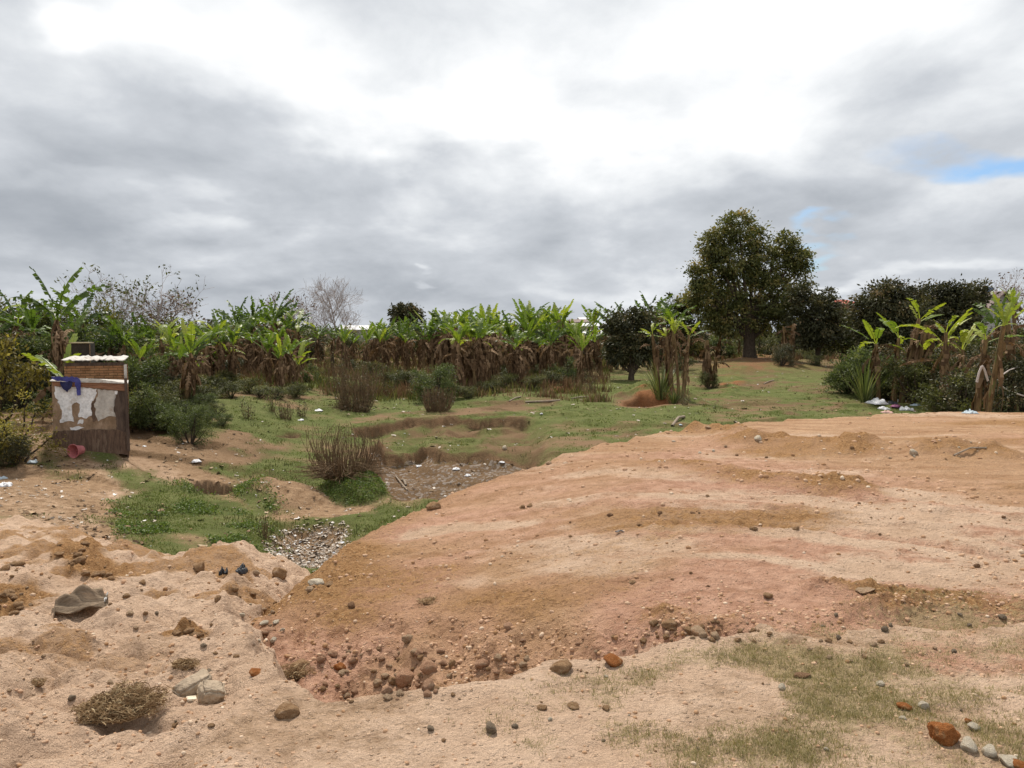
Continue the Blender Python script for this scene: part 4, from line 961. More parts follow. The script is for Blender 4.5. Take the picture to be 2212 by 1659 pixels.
def blades(name, label, px, py, top, wpx, n, seed, mat, wdt=.05, Y=None, cat='plant', arch=.7):
    rs = np.random.RandomState(seed); x, y, z = G(px, py) if Y is None else at(px, Y); h = zof(top, y) - z; wd = wpx / FPX * y
    VV = []; FF = []; vv = []
    for i in range(n):
        a = rs.uniform(0, 6.28); d = np.array([math.cos(a), math.sin(a), 0]); s = np.array([-d[1], d[0], 0]); L = h * rs.uniform(.6, 1.15); e = rs.uniform(.9, 1.5); dr = rs.uniform(.3, 1.6) * arch
        p = d * rs.uniform(0, .12) * wd + np.array([0, 0, -.03]); m = 7; pts = []
        for j in range(m): pts.append(p.copy()); ee = e - dr * (j / m) ** 1.3; p = p + (d * math.cos(ee) + np.array([0, 0, math.sin(ee)])) * L / (m - 1)
        c0 = rs.uniform(.2, .95)
        for j in range(m - 1):
            w0 = wdt * (1 - (j / (m - 1)) ** 2) * .5 + .002; w1 = wdt * (1 - ((j + 1) / (m - 1)) ** 2) * .5 + .002; k = len(VV)
            VV += [pts[j] - s * w0, pts[j] + s * w0, pts[j + 1] + s * w1, pts[j + 1] - s * w1]; FF.append((k, k + 1, k + 2, k + 3)); vv += [c0] * 4
    o = link(name, new_mesh(name, np.array(VV), np.array(FF), [mat], attrs={'v': vv})); o.location = (x, y, z); return tag(o, label, cat)
blades('cane_grass', 'tall arching green cane grass at the foot of the leaning banana stems', 1428, 862, 770, 95, 90, 1, m_shrub, .035)
blades('cane_grass', 'low dark sword leaves right of the tall cane grass', 1455, 872, 830, 70, 70, 2, m_shrub, .03, arch=1.0)
blades('cane_grass', 'grey green sword leaves in front of the right thicket', 2050, 888, 838, 110, 130, 3, m_shrub, .03, arch=1.1)
blades('cane_grass', 'upright green cane blades at the left of the right thicket', 1870, 868, 770, 60, 110, 4, m_shrub, .03, Y=33, arch=.5)
blades('cane_grass', 'bright single young blades between the stems at the right', 2165, 886, 830, 20, 10, 5, m_weed, .08, arch=.3)
blades('cane_grass', 'thin upright blades at the foot of the tallest right banana stem', 2125, 888, 820, 60, 60, 6, m_olive, .03, arch=.4)

# fibrous root mats lying on the sand
def rootmat(name, label, px, py, wpx, hpx, n, seed, mat=m_root, blade=.35, cat='root mat'):
    rs = np.random.RandomState(seed); x, y, z = G(px, py); wd = wpx / FPX * math.hypot(y, 1.6 - z); hh = hpx / FPX * math.hypot(y, 1.6 - z)
    VV = []; FF = []; vv = []
    for i in range(n):
        d = rand_dirs(1, rs)[0]; d[2] = abs(d[2]); c = d * np.array([wd * .5, wd * .40, hh * .50]) * rs.uniform(.3, 1) ** .6 * (1 + .9 * float(fbm(np.array(d[0] * 2 + seed), np.array(d[1] * 2), .8, 3, seed)))
        t = rand_dirs(1, rs)[0]; t[2] *= .55; L = blade * wd * rs.uniform(.35, 1.1); s = np.cross(t, rand_dirs(1, rs)[0]); s /= np.linalg.norm(s) + 1e-6; w0 = rs.uniform(.0008, .0022)
        bend = rand_dirs(1, rs)[0] * L * .25; c0 = rs.rand() ** 1.4
        pts = [c - t * L / 2, c - t * L / 6 + bend * .7, c + t * L / 6 + bend * .8, c + t * L / 2]
        for j in range(3):
            k = len(VV); VV += [pts[j] - s * w0, pts[j] + s * w0, pts[j + 1] + s * w0 * .8, pts[j + 1] - s * w0 * .8]; FF.append((k, k + 1, k + 2, k + 3)); vv += [c0] * 4
    root = tag(empty(name, (x, y, z)), label, cat)
    link('roots', new_mesh(name + '_roots', np.array(VV), np.array(FF), [mat], attrs={'v': vv}), root)
    import mathutils
    bm_v = rand_dirs(400, rs); 
    o = rock_mesh_obj('soil_core', rs.randint(1000), m_clod, root); o.scale = (wd * .40, wd * .30, hh * .34)
    return root

# ------------------------------------------------------------------ stones and clods
def ico(sub):
    import bmesh
    bm = bmesh.new(); bmesh.ops.create_icosphere(bm, subdivisions=sub, radius=1.0)
    v = np.array([p.co[:] for p in bm.verts]); f = np.array([[q.index for q in fc.verts] for fc in bm.faces]); bm.free(); return v, f
IC1, IC2, IC3, IC4 = ico(1), ico(2), ico(3), ico(4)
def rock_geo(seed, base=IC3, ang=.35, rough=.12, cuts=7):
    rs = np.random.RandomState(seed); v = base[0].copy()
    for i in range(cuts):                                   # broken faces
        d = rand_dirs(1, rs)[0]; t = rs.uniform(.55, .88); k = v @ d; m = k > t
        v[m] -= d * ((k[m] - t) * ang * 2.4)[:, None]
    for f_, a in ((1.6, rough), (3.8, rough * .5), (9, rough * .28)):
        off = rs.uniform(0, 50, 3)
        nz = np.array([mnoise.noise(Vector(p * f_ + off)) for p in v]); v = v * (1 + a * nz)[:, None]
    return v
def rockmat(name, a, b, third=None, scale=2.2):
    return plain(name, a, b, scale, .92, .1, .06, third=third)
m_clod = rockmat('ochre_clod', (0.33, 0.19, 0.095), (0.50, 0.32, 0.18), (0.56, 0.39, 0.25))
m_orange = rockmat('orange_clod', (0.38, 0.135, 0.038), (0.52, 0.21, 0.075), (0.56, 0.30, 0.14))
m_tanr = rockmat('tan_stone', (0.46, 0.31, 0.19), (0.62, 0.45, 0.30), (0.52, 0.30, 0.17))
m_pinkr = rockmat('pink_stone', (0.48, 0.27, 0.165), (0.60, 0.37, 0.24), (0.54, 0.37, 0.24))
m_white = rockmat('pale_stone', (0.72, 0.61, 0.46), (0.82, 0.73, 0.58), (0.58, 0.44, 0.28))
m_grey = rockmat('grey_brown_stone', (0.26, 0.20, 0.14), (0.40, 0.31, 0.22))
m_darkclod = rockmat('dark_clod', (0.27, 0.155, 0.085), (0.40, 0.24, 0.14))
RG = [rock_geo(i, IC3, rs_a, rs_r) for i, (rs_a, rs_r) in enumerate([(.34, .18), (.38, .16), (.32, .2), (.30, .2), (.38, .14), (.34, .18)])]
RMC = {}
def rock_mesh(i, mat):
    k = (i % len(RG), mat.name)
    if k not in RMC: RMC[k] = new_mesh('stone_' + str(k[0]), RG[k[0]], IC3[1], [mat], smooth=True)
    return RMC[k]
def rock_mesh_obj(name, i, mat, parent=None): return link(name, rock_mesh(i, mat), parent)
def stone(name, label, px, py, wpx, mat, flat=.7, cat='stone', group=None, i=None, long=1.0, rz=None, sink=.25, me=None):
    """px, py = centre of its foot in the picture"""
    x, y, z = G(px, py); D = math.hypot(math.hypot(x, y), EYE - z); r_ = wpx / 2 / FPX * D * .86; sink = sink + .25
    o = link(name, me or rock_mesh(random.randrange(6) if i is None else i, mat))
    o.location = (x, y, z + r_ * flat * (1 - sink)); o.rotation_euler = (random.uniform(-.2, .2), random.uniform(-.2, .2), random.uniform(0, 6.28) if rz is None else rz)
    o.scale = (r_ * long, r_ * random.uniform(.75, 1.0), r_ * flat); return tag(o, label, cat, group)
random.seed(31)
big = new_mesh('big_orange_clod', rock_geo(501, IC4, .3, .22, 5), IC4[1], [m_orange], smooth=True)
stone('clod', 'large bright orange clod at the bottom right', 2036, 1600, 60, m_orange, .88, 'clod', me=big)
stone('stone', 'grey white stone touching the large orange clod', 2093, 1618, 42, m_white, .7)
stone('stone', 'white stone at the bottom right, below the grey white one', 2138, 1632, 34, m_white, .7); stone('stone', 'elongated pale stone above and right of the orange clod', 2104, 1575, 28, m_white, .65, long=1.3)
stone('stone', 'small dark red chip above the pale elongated stone', 2092, 1563, 16, m_orange); stone('stone', 'flat pale stone nearest the bottom right corner', 2180, 1650, 44, m_white, .45); stone('clod', 'crumbly orange clod in the bottom right corner', 2200, 1655, 34, m_orange, .5, 'clod')
stone('stone', 'orange pebble half way between the date line and the orange clod', 1952, 1532, 30, m_orange, .55, long=1.2); stone('stone', 'pale round pebble beside the orange pebble', 1994, 1530, 24, m_white, .8)
stone('stone', 'greyish pale pebble below the orange pebble', 1950, 1553, 18, m_white, .5); stone('stone', 'white pebble in the grass in the middle of the bottom', 1188, 1556, 12, m_white, .9)
stone('clod', 'square brown clod at the bottom centre', 1060, 1580, 38, m_grey, .85, 'clod', i=4); stone('clod', 'small brown clod left of the square one at the bottom', 930, 1576, 24, m_grey, .6, 'clod')
stone('stone', 'small brown pebble on the pale edge strip', 958, 1602, 14, m_clod, .6); stone('stone', 'brown pebble right of the square clod', 1112, 1572, 16, m_grey, .8); stone('stone', 'white chip at the far right of the dry grass', 1900, 1480, 22, m_white, .5)
stone('stone', 'small white stone hidden in the dry grass at the centre right', 1690, 1490, 18, m_white, .9); stone('clod', 'black burnt lump on the dry grass', 1735, 1462, 36, m_darkclod, .4, 'clod', long=1.2)
stone('clod', 'brown clod in a short line on the grass below the pit edge', 1170, 1532, 30, m_clod, .5, 'clod'); stone('clod', 'flat brown clod on the grass right of the line below the pit edge', 1240, 1530, 34, m_clod, .35, 'clod'); stone('clod', 'brown clod farthest right of the three below the pit edge', 1310, 1535, 26, m_clod, .5, 'clod')
stone('stone', 'brown pebble on the pale strip near the right rubble', 1790, 1388, 18, m_clod, .8)
# the pile's stones
for px, py, w_, mt, fl, lab in [
    (935, 1100, 42, m_clod, .62, 'large reddish brown boulder on the left edge of the plateau'), (1128, 1098, 16, m_clod, .8, 'left one of two small red clods near the plateau edge'), (1145, 1094, 18, m_clod, .6, 'right one of two small red clods near the plateau edge'),
    (1638, 950, 20, m_white, .75, 'pale stone lying on the far left part of the plateau ridge'), (1972, 982, 20, m_white, .95, 'white round stone on the far ridge of the plateau'), (1317, 1114, 20, m_darkclod, .5, 'dark flat clod in the middle of the plateau'),
    (1426, 1110, 14, m_darkclod, .7, 'small brown clod right of the dark flat one'), (1496, 1109, 14, m_darkclod, .5, 'dark clod on the pale streak'), (1718, 1145, 20, m_clod, .7, 'brown clod with a sharp edge on the right plateau'),
    (1628, 1144, 20, m_clod, .5, 'flat brown clod left of the sharp edged one'), (1380, 1135, 16, m_clod, .5, 'reddish clod below the dark flat one'), (1232, 1160, 14, m_clod, .6, 'small ochre clod on the left plateau'), (1450, 1345, 22, m_clod, .5, 'brown clod at the top left of the rubble line'),
    (1366, 1260, 20, m_clod, .5, 'lens shaped brown clod on the pink earth'), (1512, 979, 12, m_white, .5, 'tiny pale stone at the crest'), (1455, 955, 10, m_white, .6, 'tiny white stone near the crest'), (1100, 1358, 30, m_pinkr, .7, 'round pinkish stone on the pink slope, upper middle'),
    (760, 1312, 20, m_darkclod, .9, 'small dark red clod high on the pink slope'), (682, 1262, 52, m_white, .38, 'long flat pale stone on the left flank of the pile'), (712, 1265, 26, m_clod, .5, 'brown stone touching the flat pale one'), (668, 1275, 26, m_tanr, .5, 'pale crumbling stone below the flat pale one'),
    (575, 1368, 42, m_pinkr, .5, 'pinkish red stone where the pile meets the gully'), (598, 1345, 26, m_white, .4, 'small white slab in the gully rubble'), (570, 1348, 22, m_white, .5, 'white stone with orange underside in the gully rubble'), (553, 1455, 36, m_orange, .4, 'flat orange stone lying on the left sand'),
    (735, 1445, 32, m_orange, .62, 'orange stone in the stony pink slope, left part'), (718, 1416, 30, m_pinkr, .5, 'flat pink stone above the orange one'), (815, 1480, 24, m_tanr, .8, 'rounded tan stone near the middle of the stony slope'),
    (878, 1480, 52, m_pinkr, .95, 'largest rounded stone of the stony pink slope'), (925, 1450, 46, m_pinkr, .75, 'big rounded stone right of the largest one'), (924, 1490, 34, m_pinkr, 1.0, 'tall reddish stone in front of the two biggest'), (850, 1478, 26, m_clod, .8, 'brown stone left of the largest stone'),
    (880, 1386, 30, m_tanr, .8, 'pale tan stone in the upper part of the stony slope'), (835, 1495, 30, m_pinkr, .7, 'pink stone left and below the largest one'), (838, 1512, 24, m_tanr, .8, 'tan stone near the pit edge in the stony slope'), (1040, 1440, 40, m_pinkr, .6, 'wide pinkish stone right of the stony group'),
    (1075, 1425, 26, m_tanr, .6, 'tan stone above the wide pinkish one'), (1100, 1452, 26, m_pinkr, .75, 'reddish stone at the pit edge, centre'), (1138, 1428, 20, m_tanr, .8, 'upper one of two tan stones on the pink slope'), (1130, 1440, 22, m_tanr, .7, 'lower one of two tan stones on the pink slope'),
    (1325, 1432, 52, m_orange, .55, 'orange slab of earth at the pit edge'), (1210, 1448, 60, m_clod, .55, 'broad crumbly clod at the pit edge'), (1412, 1350, 24, m_clod, .8, 'round brown stone at the left end of the rubble line'), (1445, 1358, 40, m_clod, .55, 'brown stone right of the round one in the rubble line'),
    (1510, 1375, 44, m_tanr, .6, 'broad greenish tan stone in the rubble line'), (1545, 1378, 32, m_tanr, .6, 'split tan stone at the end of the broad one'), (1490, 1365, 26, m_clod, .7, 'upright brown stone in the rubble line'), (1660, 1290, 28, m_clod, .5, 'tan brown clod on the right pink earth'),
    (430, 1232, 30, m_clod, .9, 'ochre clod on the crest of the left sand'), (605, 1245, 40, m_clod, .8, 'brown clod at the foot of the orange flank'), (648, 1450, 50, m_clod, .6, 'earth lump with roots at the left of the stony slope'), (620, 1545, 60, m_clod, .6, 'eroded ochre lump at the corner of the pit edge'),
    (1870, 1278, 44, m_tanr, .25, 'flat pale crust plate on the right plateau'), (2110, 1226, 16, m_darkclod, .7, 'small brown clod at the far right of the plateau'), (1530, 925, 16, m_tanr, .5, 'small tan clod on the skyline of the plateau edge'), (1186, 1003, 20, m_tanr, .6, 'tan clod on the crest above the dug hollow'),
    (1090, 970, 16, m_white, .9, 'white stone in the dug hollow'), (1880, 895, 10, m_clod, .5, 'tiny clod on the crest below the trash heap')]:
    stone('clod' if 'clod' in lab or 'lump' in lab else ('boulder' if 'boulder' in lab else 'stone'), lab, px, py, w_, mt, fl, 'clod' if ('clod' in lab or 'lump' in lab) else 'stone', sink=.3)
# scattered individuals by area
def scatter_stones(n, x0, x1, y0, y1, w0, w1, mats, label, group, seed, name='stone', cat='stone'):
    random.seed(seed)
    for i in range(n):
        stone(name, label, random.uniform(x0, x1), random.uniform(y0, y1), w0 + (w1 - w0) * random.random() ** 2.2, random.choice(mats), random.uniform(.5, .9), cat, group, sink=.3)
scatter_stones(75, 690, 1010, 1400, 1520, 8, 26, [m_pinkr, m_pinkr, m_tanr, m_clod], 'small rounded stone in the stony part of the pink slope', 'small stones of the stony pink slope', 41)
scatter_stones(22, 1010, 1400, 1380, 1460, 7, 20, [m_pinkr, m_tanr, m_clod], 'small stone on the smooth part of the pink slope', 'small stones of the smooth pink slope', 42)
scatter_stones(36, 1390, 1680, 1345, 1390, 8, 22, [m_clod, m_tanr, m_clod], 'small brown stone of the rubble line between plateau and dry grass', 'small stones of the rubble line', 43)
scatter_stones(26, 1690, 2212, 1330, 1440, 7, 20, [m_clod, m_tanr, m_grey], 'small brown stone of the loose rubble at the right', 'small stones of the right rubble', 44)
scatter_stones(12, 520, 620, 1300, 1400, 8, 20, [m_clod, m_tanr, m_white], 'small stone in the gully left of the pile', 'small stones of the gully', 45)
scatter_stones(28, 1100, 2200, 1030, 1300, 4, 11, [m_clod, m_darkclod], 'small clod scattered on the plateau', 'small clods on the plateau', 46, 'clod', 'clod')
scatter_stones(16, 1500, 2150, 955, 995, 4, 11, [m_clod, m_tanr, m_white], 'small clod along the far ridge of the plateau', 'small clods along the far ridge', 47, 'clod', 'clod')
scatter_stones(26, 20, 520, 1320, 1620, 6, 18, [m_clod, m_tanr, m_grey], 'small clod lying on the left sand', 'small clods on the left sand', 48, 'clod', 'clod')
for (cx, cy, rx, ry, nn) in ((170, 1205, 45, 22, 14), (40, 1300, 60, 28, 14), (225, 1245, 40, 8, 8), (410, 1372, 45, 8, 7), (30, 1230, 35, 14, 6)):
    random.seed(cx)
    for _ in range(nn): stone('clod', 'crumbly ochre clod broken out of the left sand', cx + random.gauss(0, .6) * rx, cy + random.gauss(0, .6) * ry, random.uniform(8, 26), m_clod, .55, 'clod', 'crumbly ochre clods broken out of the left sand', sink=.35)
scatter_stones(20, 20, 600, 1230, 1330, 8, 26, [m_clod, m_clod, m_tanr], 'ochre clod on the upper part of the left sand', 'ochre clods on the upper left sand', 49, 'clod', 'clod')
scatter_stones(16, 1150, 2150, 1420, 1640, 5, 12, [m_clod, m_grey, m_white], 'small stone in the dry grass', 'small stones in the dry grass', 50)

rootmat('root_mat', 'big tangled mat of dry roots and earth on the left sand', 258, 1528, 170, 66, 5200, 5, blade=.15)
rootmat('root_mat', 'small crumbly root tuft above the two blocks', 398, 1440, 58, 32, 500, 6, blade=.25)
rootmat('root_mat', 'small root tuft on the lump at the left of the stony slope', 640, 1462, 70, 50, 700, 7, blade=.25)
rootmat('root_mat', 'dried root clump left of the big root mat', 75, 1478, 44, 20, 300, 8, blade=.25)
rootmat('root_mat', 'faint root tuft high on the pink slope', 930, 1298, 60, 10, 200, 9, blade=.3)

# two broken blocks
import bmesh
def block(name, label, px, py, dims, rot, mat, cat='block'):
    bm = bmesh.new(); bmesh.ops.create_cube(bm, size=1.0)
    bmesh.ops.scale(bm, vec=dims, verts=bm.verts)
    bmesh.ops.bevel(bm, geom=bm.edges[:], offset=min(dims) * .12, segments=2, affect='EDGES')
    bmesh.ops.triangulate(bm, faces=bm.faces); bmesh.ops.subdivide_edges(bm, edges=bm.edges[:], cuts=3, use_grid_fill=True)
    for v_ in bm.verts:
        q = v_.co; v_.co = q + Vector((mnoise.noise(q * 40), mnoise.noise(q * 40 + Vector((9, 0, 0))), mnoise.noise(q * 40 + Vector((0, 9, 0))))) * min(dims) * .09 + Vector((mnoise.noise(q * 9 + Vector((3, 3, 3))),) * 3) * min(dims) * .12
    me = bpy.data.meshes.new(name); bm.to_mesh(me); bm.free(); me.materials.append(mat)
    for p in me.polygons: p.use_smooth = True
    o = link(name, me); x, y, z = G(px, py); o.location = (x, y, z + dims[2] * .42); o.rotation_euler = rot; return tag(o, label, cat)
m_block = rockmat('weathered_block', (0.34, 0.265, 0.19), (0.46, 0.37, 0.27), (0.40, 0.29, 0.18))
block('earth_block', 'long grey brown block, left one of the pair on the left sand', 418, 1495, (.17, .09, .07), (.15, -.3, .75), m_block)
block('earth_block', 'squarish grey brown block, right one of the pair on the left sand', 457, 1515, (.115, .10, .085), (.3, .25, .5), m_block)
block('stone_slab', 'pale flat chip between the two blocks', 415, 1512, (.05, .035, .012), (.1, .1, .5), m_white, 'stone')

# folded sheet half buried on the sand
def cloth_obj(name, label, px, py, w_, d_, fn, mat, cat, nx=40, ny=30, rz=0, thick=.006, group=None, sink=0):
    u, v_ = np.meshgrid(np.linspace(-.5, .5, nx), np.linspace(-.5, .5, ny), indexing='ij')
    X, Y, Z = fn(u, v_)
    x, y, z = G(px, py) if not isinstance(px, tuple) else px
    Vv = np.stack([X * w_, Y * d_, Z], -1).reshape(-1, 3); i = np.arange(nx * ny).reshape(nx, ny)
    F_ = np.stack([i[:-1, :-1], i[1:, :-1], i[1:, 1:], i[:-1, 1:]], -1).reshape(-1, 4)
    o = link(name, new_mesh(name, Vv, F_, [mat], smooth=True)); o.location = (x, y, z + sink); o.rotation_euler = (0, 0, rz)
    md = o.modifiers.new('thick', 'SOLIDIFY'); md.thickness = thick; md.offset = 0
    return tag(o, label, cat, group)
m_sack = plain('old_sack', (0.17, 0.125, 0.085), (0.31, 0.235, 0.165), 6, .9, .1, .02, stretch=(1, 8, 1), third=(0.42, 0.31, 0.21))
def sackf(u, v_):
    fold = np.clip(v_ + .5 + .25 * u, 0, 1)
    Z = .02 + .13 * np.exp(-((v_ - .02 - .3 * u) / .16) ** 2) * np.clip(.9 - 1.1 * np.abs(u - .08) , 0, 1) + .015 * np.sin(26 * v_ + 9 * u) + .02 * fbm(u * 3 + 5, v_ * 3, .6, 3, 5)
    return u + .06 * fbm(u + 3, v_, .4, 3, 3), v_ + .12 * u * u + .05 * fbm(u, v_ + 7, .4, 3, 4), Z - .05 * (np.abs(u) > .44)
cloth_obj('old_sack', 'folded grey brown sack half buried in the left sand', 172, 1312, .36, .30, sackf, m_sack, 'sack', rz=.5)
m_bw = plain('torn_plastic', (0.45, 0.46, 0.46), (0.62, 0.62, 0.60), 9, .5, .4, .02, third=(0.12, 0.12, 0.13))
def scrapf(u, v_): return u + .1 * fbm(u + 3, v_, .4, 3, 3), v_ + .1 * fbm(u, v_ + 7, .4, 3, 4), .02 + .10 * np.abs(fbm(u + 2, v_ + 1, .28, 3, 6)) * 2
cloth_obj('plastic_scrap', 'pale plastic scrap tucked under the folded sack', 205, 1312, .16, .12, scrapf, m_bw, 'plastic scrap', 18, 16, .2)
m_blk = plain('black_plastic', (0.020, 0.022, 0.026), (0.05, 0.055, 0.065), 9, .4, .5, .03)
cloth_obj('plastic_bag', 'crumpled black plastic bag on the crest of the left sand', 522, 1240, .10, .085, lambda u, v_: (u, v_, .01 + (.03 + .16 * np.abs(fbm(u + 2, v_ + 1, .22, 4, 6))) * np.clip(1 - (2 * np.maximum(np.abs(u), np.abs(v_))) ** 2, 0, 1) ** .5), m_blk, 'plastic bag', 20, 20)
cloth_obj('plastic_bag', 'small grey black plastic scrap left of the crumpled black bag', 482, 1247, .08, .05, scrapf, m_blk, 'plastic scrap', 16, 14, .4)
cloth_obj('paper_scrap', 'small blue grey scrap left of the square brown clod on the plateau', 1338, 1152, .07, .03, lambda u, v_: (u, v_, .008 + .03 * np.abs(fbm(u + 2, v_ + 1, .5, 2, 6))), plain('grey_scrap', (.20, .18, .17), (.28, .25, .23), 6), 'scrap', 12, 10, .4)

# ------------------------------------------------------------------ pot
m_pot = plain('pink_plastic', (0.40, 0.12, 0.13), (0.52, 0.19, 0.19), 5, .6, .3, .005)
x, y, z = G(166, 988); s = .19
prof = [(0, 0), (.55, 0), (.60, .03), (.66, .5), (.80, 1.2), (.92, 1.55), (1.02, 1.60), (1.02, 1.68), (.93, 1.68), (.86, 1.58), (.74, 1.15), (.60, .5), (.52, .10), (0, .10)]
na = 40; an = np.arange(na) / na * 2 * np.pi
Vp = np.concatenate([np.stack([r_ * np.cos(an), r_ * np.sin(an), np.full(na, h_)], -1) for r_, h_ in prof]) * s * .84
ii = np.arange(len(prof) - 1)[:, None] * na; jj = np.arange(na)[None]; jn = (jj + 1) % na
Fp = np.stack([ii + jj, ii + jn, ii + na + jn, ii + na + jj], -1).reshape(-1, 4)
pot = link('bucket', new_mesh('bucket', Vp, Fp, [m_pot], smooth=True)); tag(pot, 'pink plastic bucket lying on its side with its mouth towards us', 'bucket')
pot.rotation_euler = (R(98), 0, R(-14)); pot.rotation_euler = Vector((-.28, -1, .0)).to_track_quat('Z', 'X').to_euler(); pot.location = (x + .04, y + .16, z + s * .80)

# ------------------------------------------------------------------ sheds
def box_me(bm, x0, x1, y0, y1, z0, z1, top=None, bot=None):
    """axis box; top/bot: functions of x giving the z of the upper / lower faces"""
    tp = top or (lambda x_: z1); bt = bot or (lambda x_: z0)
    P_ = [(x0, y0, bt(x0)), (x1, y0, bt(x1)), (x1, y1, bt(x1)), (x0, y1, bt(x0)), (x0, y0, tp(x0)), (x1, y0, tp(x1)), (x1, y1, tp(x1)), (x0, y1, tp(x0))]
    v_ = [bm.verts.new(p) for p in P_]
    for f in ((0, 3, 2, 1), (4, 5, 6, 7), (0, 1, 5, 4), (1, 2, 6, 5), (2, 3, 7, 6), (3, 0, 4, 7)): bm.faces.new([v_[k] for k in f])
def finish(name, bm, mat, parent=None, bevel=0.0):
    if bevel: bmesh.ops.bevel(bm, geom=bm.edges[:], offset=bevel, segments=1, affect='EDGES')
    me = bpy.data.meshes.new(name); bm.to_mesh(me); bm.free(); me.materials.append(mat); return link(name, me, parent)
def prism(name, poly, y0, th_, mat, parent, jag=0.0, seed=0):
    """polygon in the x-z plane with thickness towards -y"""
    rs = np.random.RandomState(seed)
    if jag:
        out = []
        for i in range(len(poly)):
            a = np.array(poly[i]); b = np.array(poly[(i + 1) % len(poly)]); k = max(1, int(np.linalg.norm(b - a) / .05))
            for j in range(k): out.append(a + (b - a) * j / k + rs.normal(size=2) * jag * (1 if j else .3))
        poly = out
    bm = bmesh.new(); f = [bm.verts.new((p[0], y0, p[1])) for p in poly]; k = [bm.verts.new((p[0], y0 - th_, p[1])) for p in poly]
    bm.faces.new(f); bm.faces.new(k[::-1])
    for i in range(len(f)): j = (i + 1) % len(f); bm.faces.new((f[j], f[i], k[i], k[j]))
    bmesh.ops.recalc_face_normals(bm, faces=bm.faces)
    return finish(name, bm, mat, parent)
def brickmat(name, a, b, mortar, bw=.21, bh=.065):
    q = MT(name); tcn = q.n('ShaderNodeTexCoord'); P = tcn.outputs['Object']
    sp = q.n('ShaderNodeSeparateXYZ'); q.s_(sp, 0, P); cb = q.n('ShaderNodeCombineXYZ')
    q.s_(cb, 0, q.math('ADD', sp.outputs[0], sp.outputs[1])); q.s_(cb, 1, sp.outputs[2])
    w_ = q.noise(P, 9, 3); wp = q.n('ShaderNodeVectorMath', operation='ADD'); q.s_(wp, 0, cb.outputs[0]); c2 = q.n('ShaderNodeCombineXYZ'); q.s_(c2, 0, q.math('MULTIPLY', w_, .03)); q.s_(c2, 1, q.math('MULTIPLY', w_, .02)); q.s_(wp, 1, c2.outputs[0])
    br_ = q.n('ShaderNodeTexBrick'); q.s_(br_, 'Vector', wp.outputs[0])
    br_.inputs['Color1'].default_value = (*a, 1); br_.inputs['Color2'].default_value = (*b, 1); br_.inputs['Mortar'].default_value = (*mortar, 1)
    br_.inputs['Scale'].default_value = 1; br_.inputs['Brick Width'].default_value = bw; br_.inputs['Row Height'].default_value = bh; br_.inputs['Mortar Size'].default_value = .009; br_.inputs['Mortar Smooth'].default_value = .3
    c = q.mix(1.0, br_.outputs['Color'], q.ramp(q.noise(P, 5, 6, .65), [(.3, (.62, .60, .56)), (.5, (1, 1, 1)), (.7, (1.2, 1.15, 1.1))]), 'MULTIPLY')
    h = q.math('SUBTRACT', q.noise(P, 40, 4), br_.outputs['Fac'])
    return q.done(q.princ(c, .95, q.bump(h, .015, .8), .05))
m_brick = brickmat('adobe_brick', (0.36, 0.20, 0.10), (0.27, 0.14, 0.07), (0.15, 0.09, 0.05))
m_board = plain('dirty_board', (0.20, 0.135, 0.085), (0.36, 0.255, 0.175), 2.6, .9, .1, .01, stretch=(1.4, 1, .9), third=(0.42, 0.33, 0.25))
m_dkboard = plain('dark_board', (0.060, 0.042, 0.034), (0.125, 0.090, 0.070), 4, .85, .15, .012, stretch=(4, 4, .7))
m_brnsheet = plain('brown_skirt', (0.080, 0.050, 0.036), (0.165, 0.105, 0.072), 5, .7, .25, .02, stretch=(5, 5, .8), third=(0.20, 0.14, 0.10))
m_peel = plain('peeling_sheet', (0.60, 0.60, 0.61), (0.78, 0.78, 0.79), 4, .7, .25, .01, third=(0.46, 0.42, 0.38))
m_greysheet = plain('grey_sheet', (0.36, 0.33, 0.30), (0.50, 0.47, 0.43), 3, .8, .2, .01, third=(0.30, 0.22, 0.16))
m_wood = plain('old_wood', (0.18, 0.085, 0.050), (0.30, 0.16, 0.095), 5, .8, .15, .01, stretch=(.6, 4, 4))
m_tin = plain('pale_tin', (0.42, 0.39, 0.35), (0.60, 0.57, 0.52), 4, .6, .3, .006, third=(0.22, 0.15, 0.10))
m_blue = plain('blue_cloth', (0.040, 0.042, 0.16), (0.075, 0.080, 0.27), 7, .85, .1, .01)
m_blue2 = plain('navy_cloth', (0.016, 0.018, 0.055), (0.035, 0.038, 0.10), 7, .85, .1, .01)
m_in = plain('dark_inside', (0.03, 0.025, 0.02), (0.05, 0.04, 0.03), 5, .95)

hx, hy, hz = G(200, 974); HY = hy
hut = tag(empty('latrine', (hx, hy, hz), R(25)), 'patched latrine with peeling white sheets and a dark bottom skirt', 'latrine')
k_ = HY / FPX
def hu(px): return (px - 200) * k_
def hv(py): return zof(py, HY) - hz
bot = lambda x_: hv(962 + (x_ / k_ + 75) * .10) - .10
topf = lambda x_: hv(822 + (x_ / k_ + 75) * .06)
bm = bmesh.new(); W0, W1 = hu(127), hu(271)
box_me(bm, W0, W1, 0, .05, 0, 0, topf, bot); finish('front_wall', bm, m_board, hut)
bm = bmesh.new(); box_me(bm, W0, W0 + .04, .05, 1.2, 0, 0, lambda x_: topf(W0), lambda x_: bot(W0) - .1); finish('side_wall', bm, m_dkboard, hut)
bm = bmesh.new(); box_me(bm, W1 - .04, W1, .05, 1.2, 0, 0, lambda x_: topf(W1), lambda x_: bot(W1) - .1); finish('side_wall', bm, m_dkboard, hut)
bm = bmesh.new(); box_me(bm, W0 + .04, W1 - .04, 1.16, 1.2, 0, 0, topf, bot); finish('back_wall', bm, m_dkboard, hut)
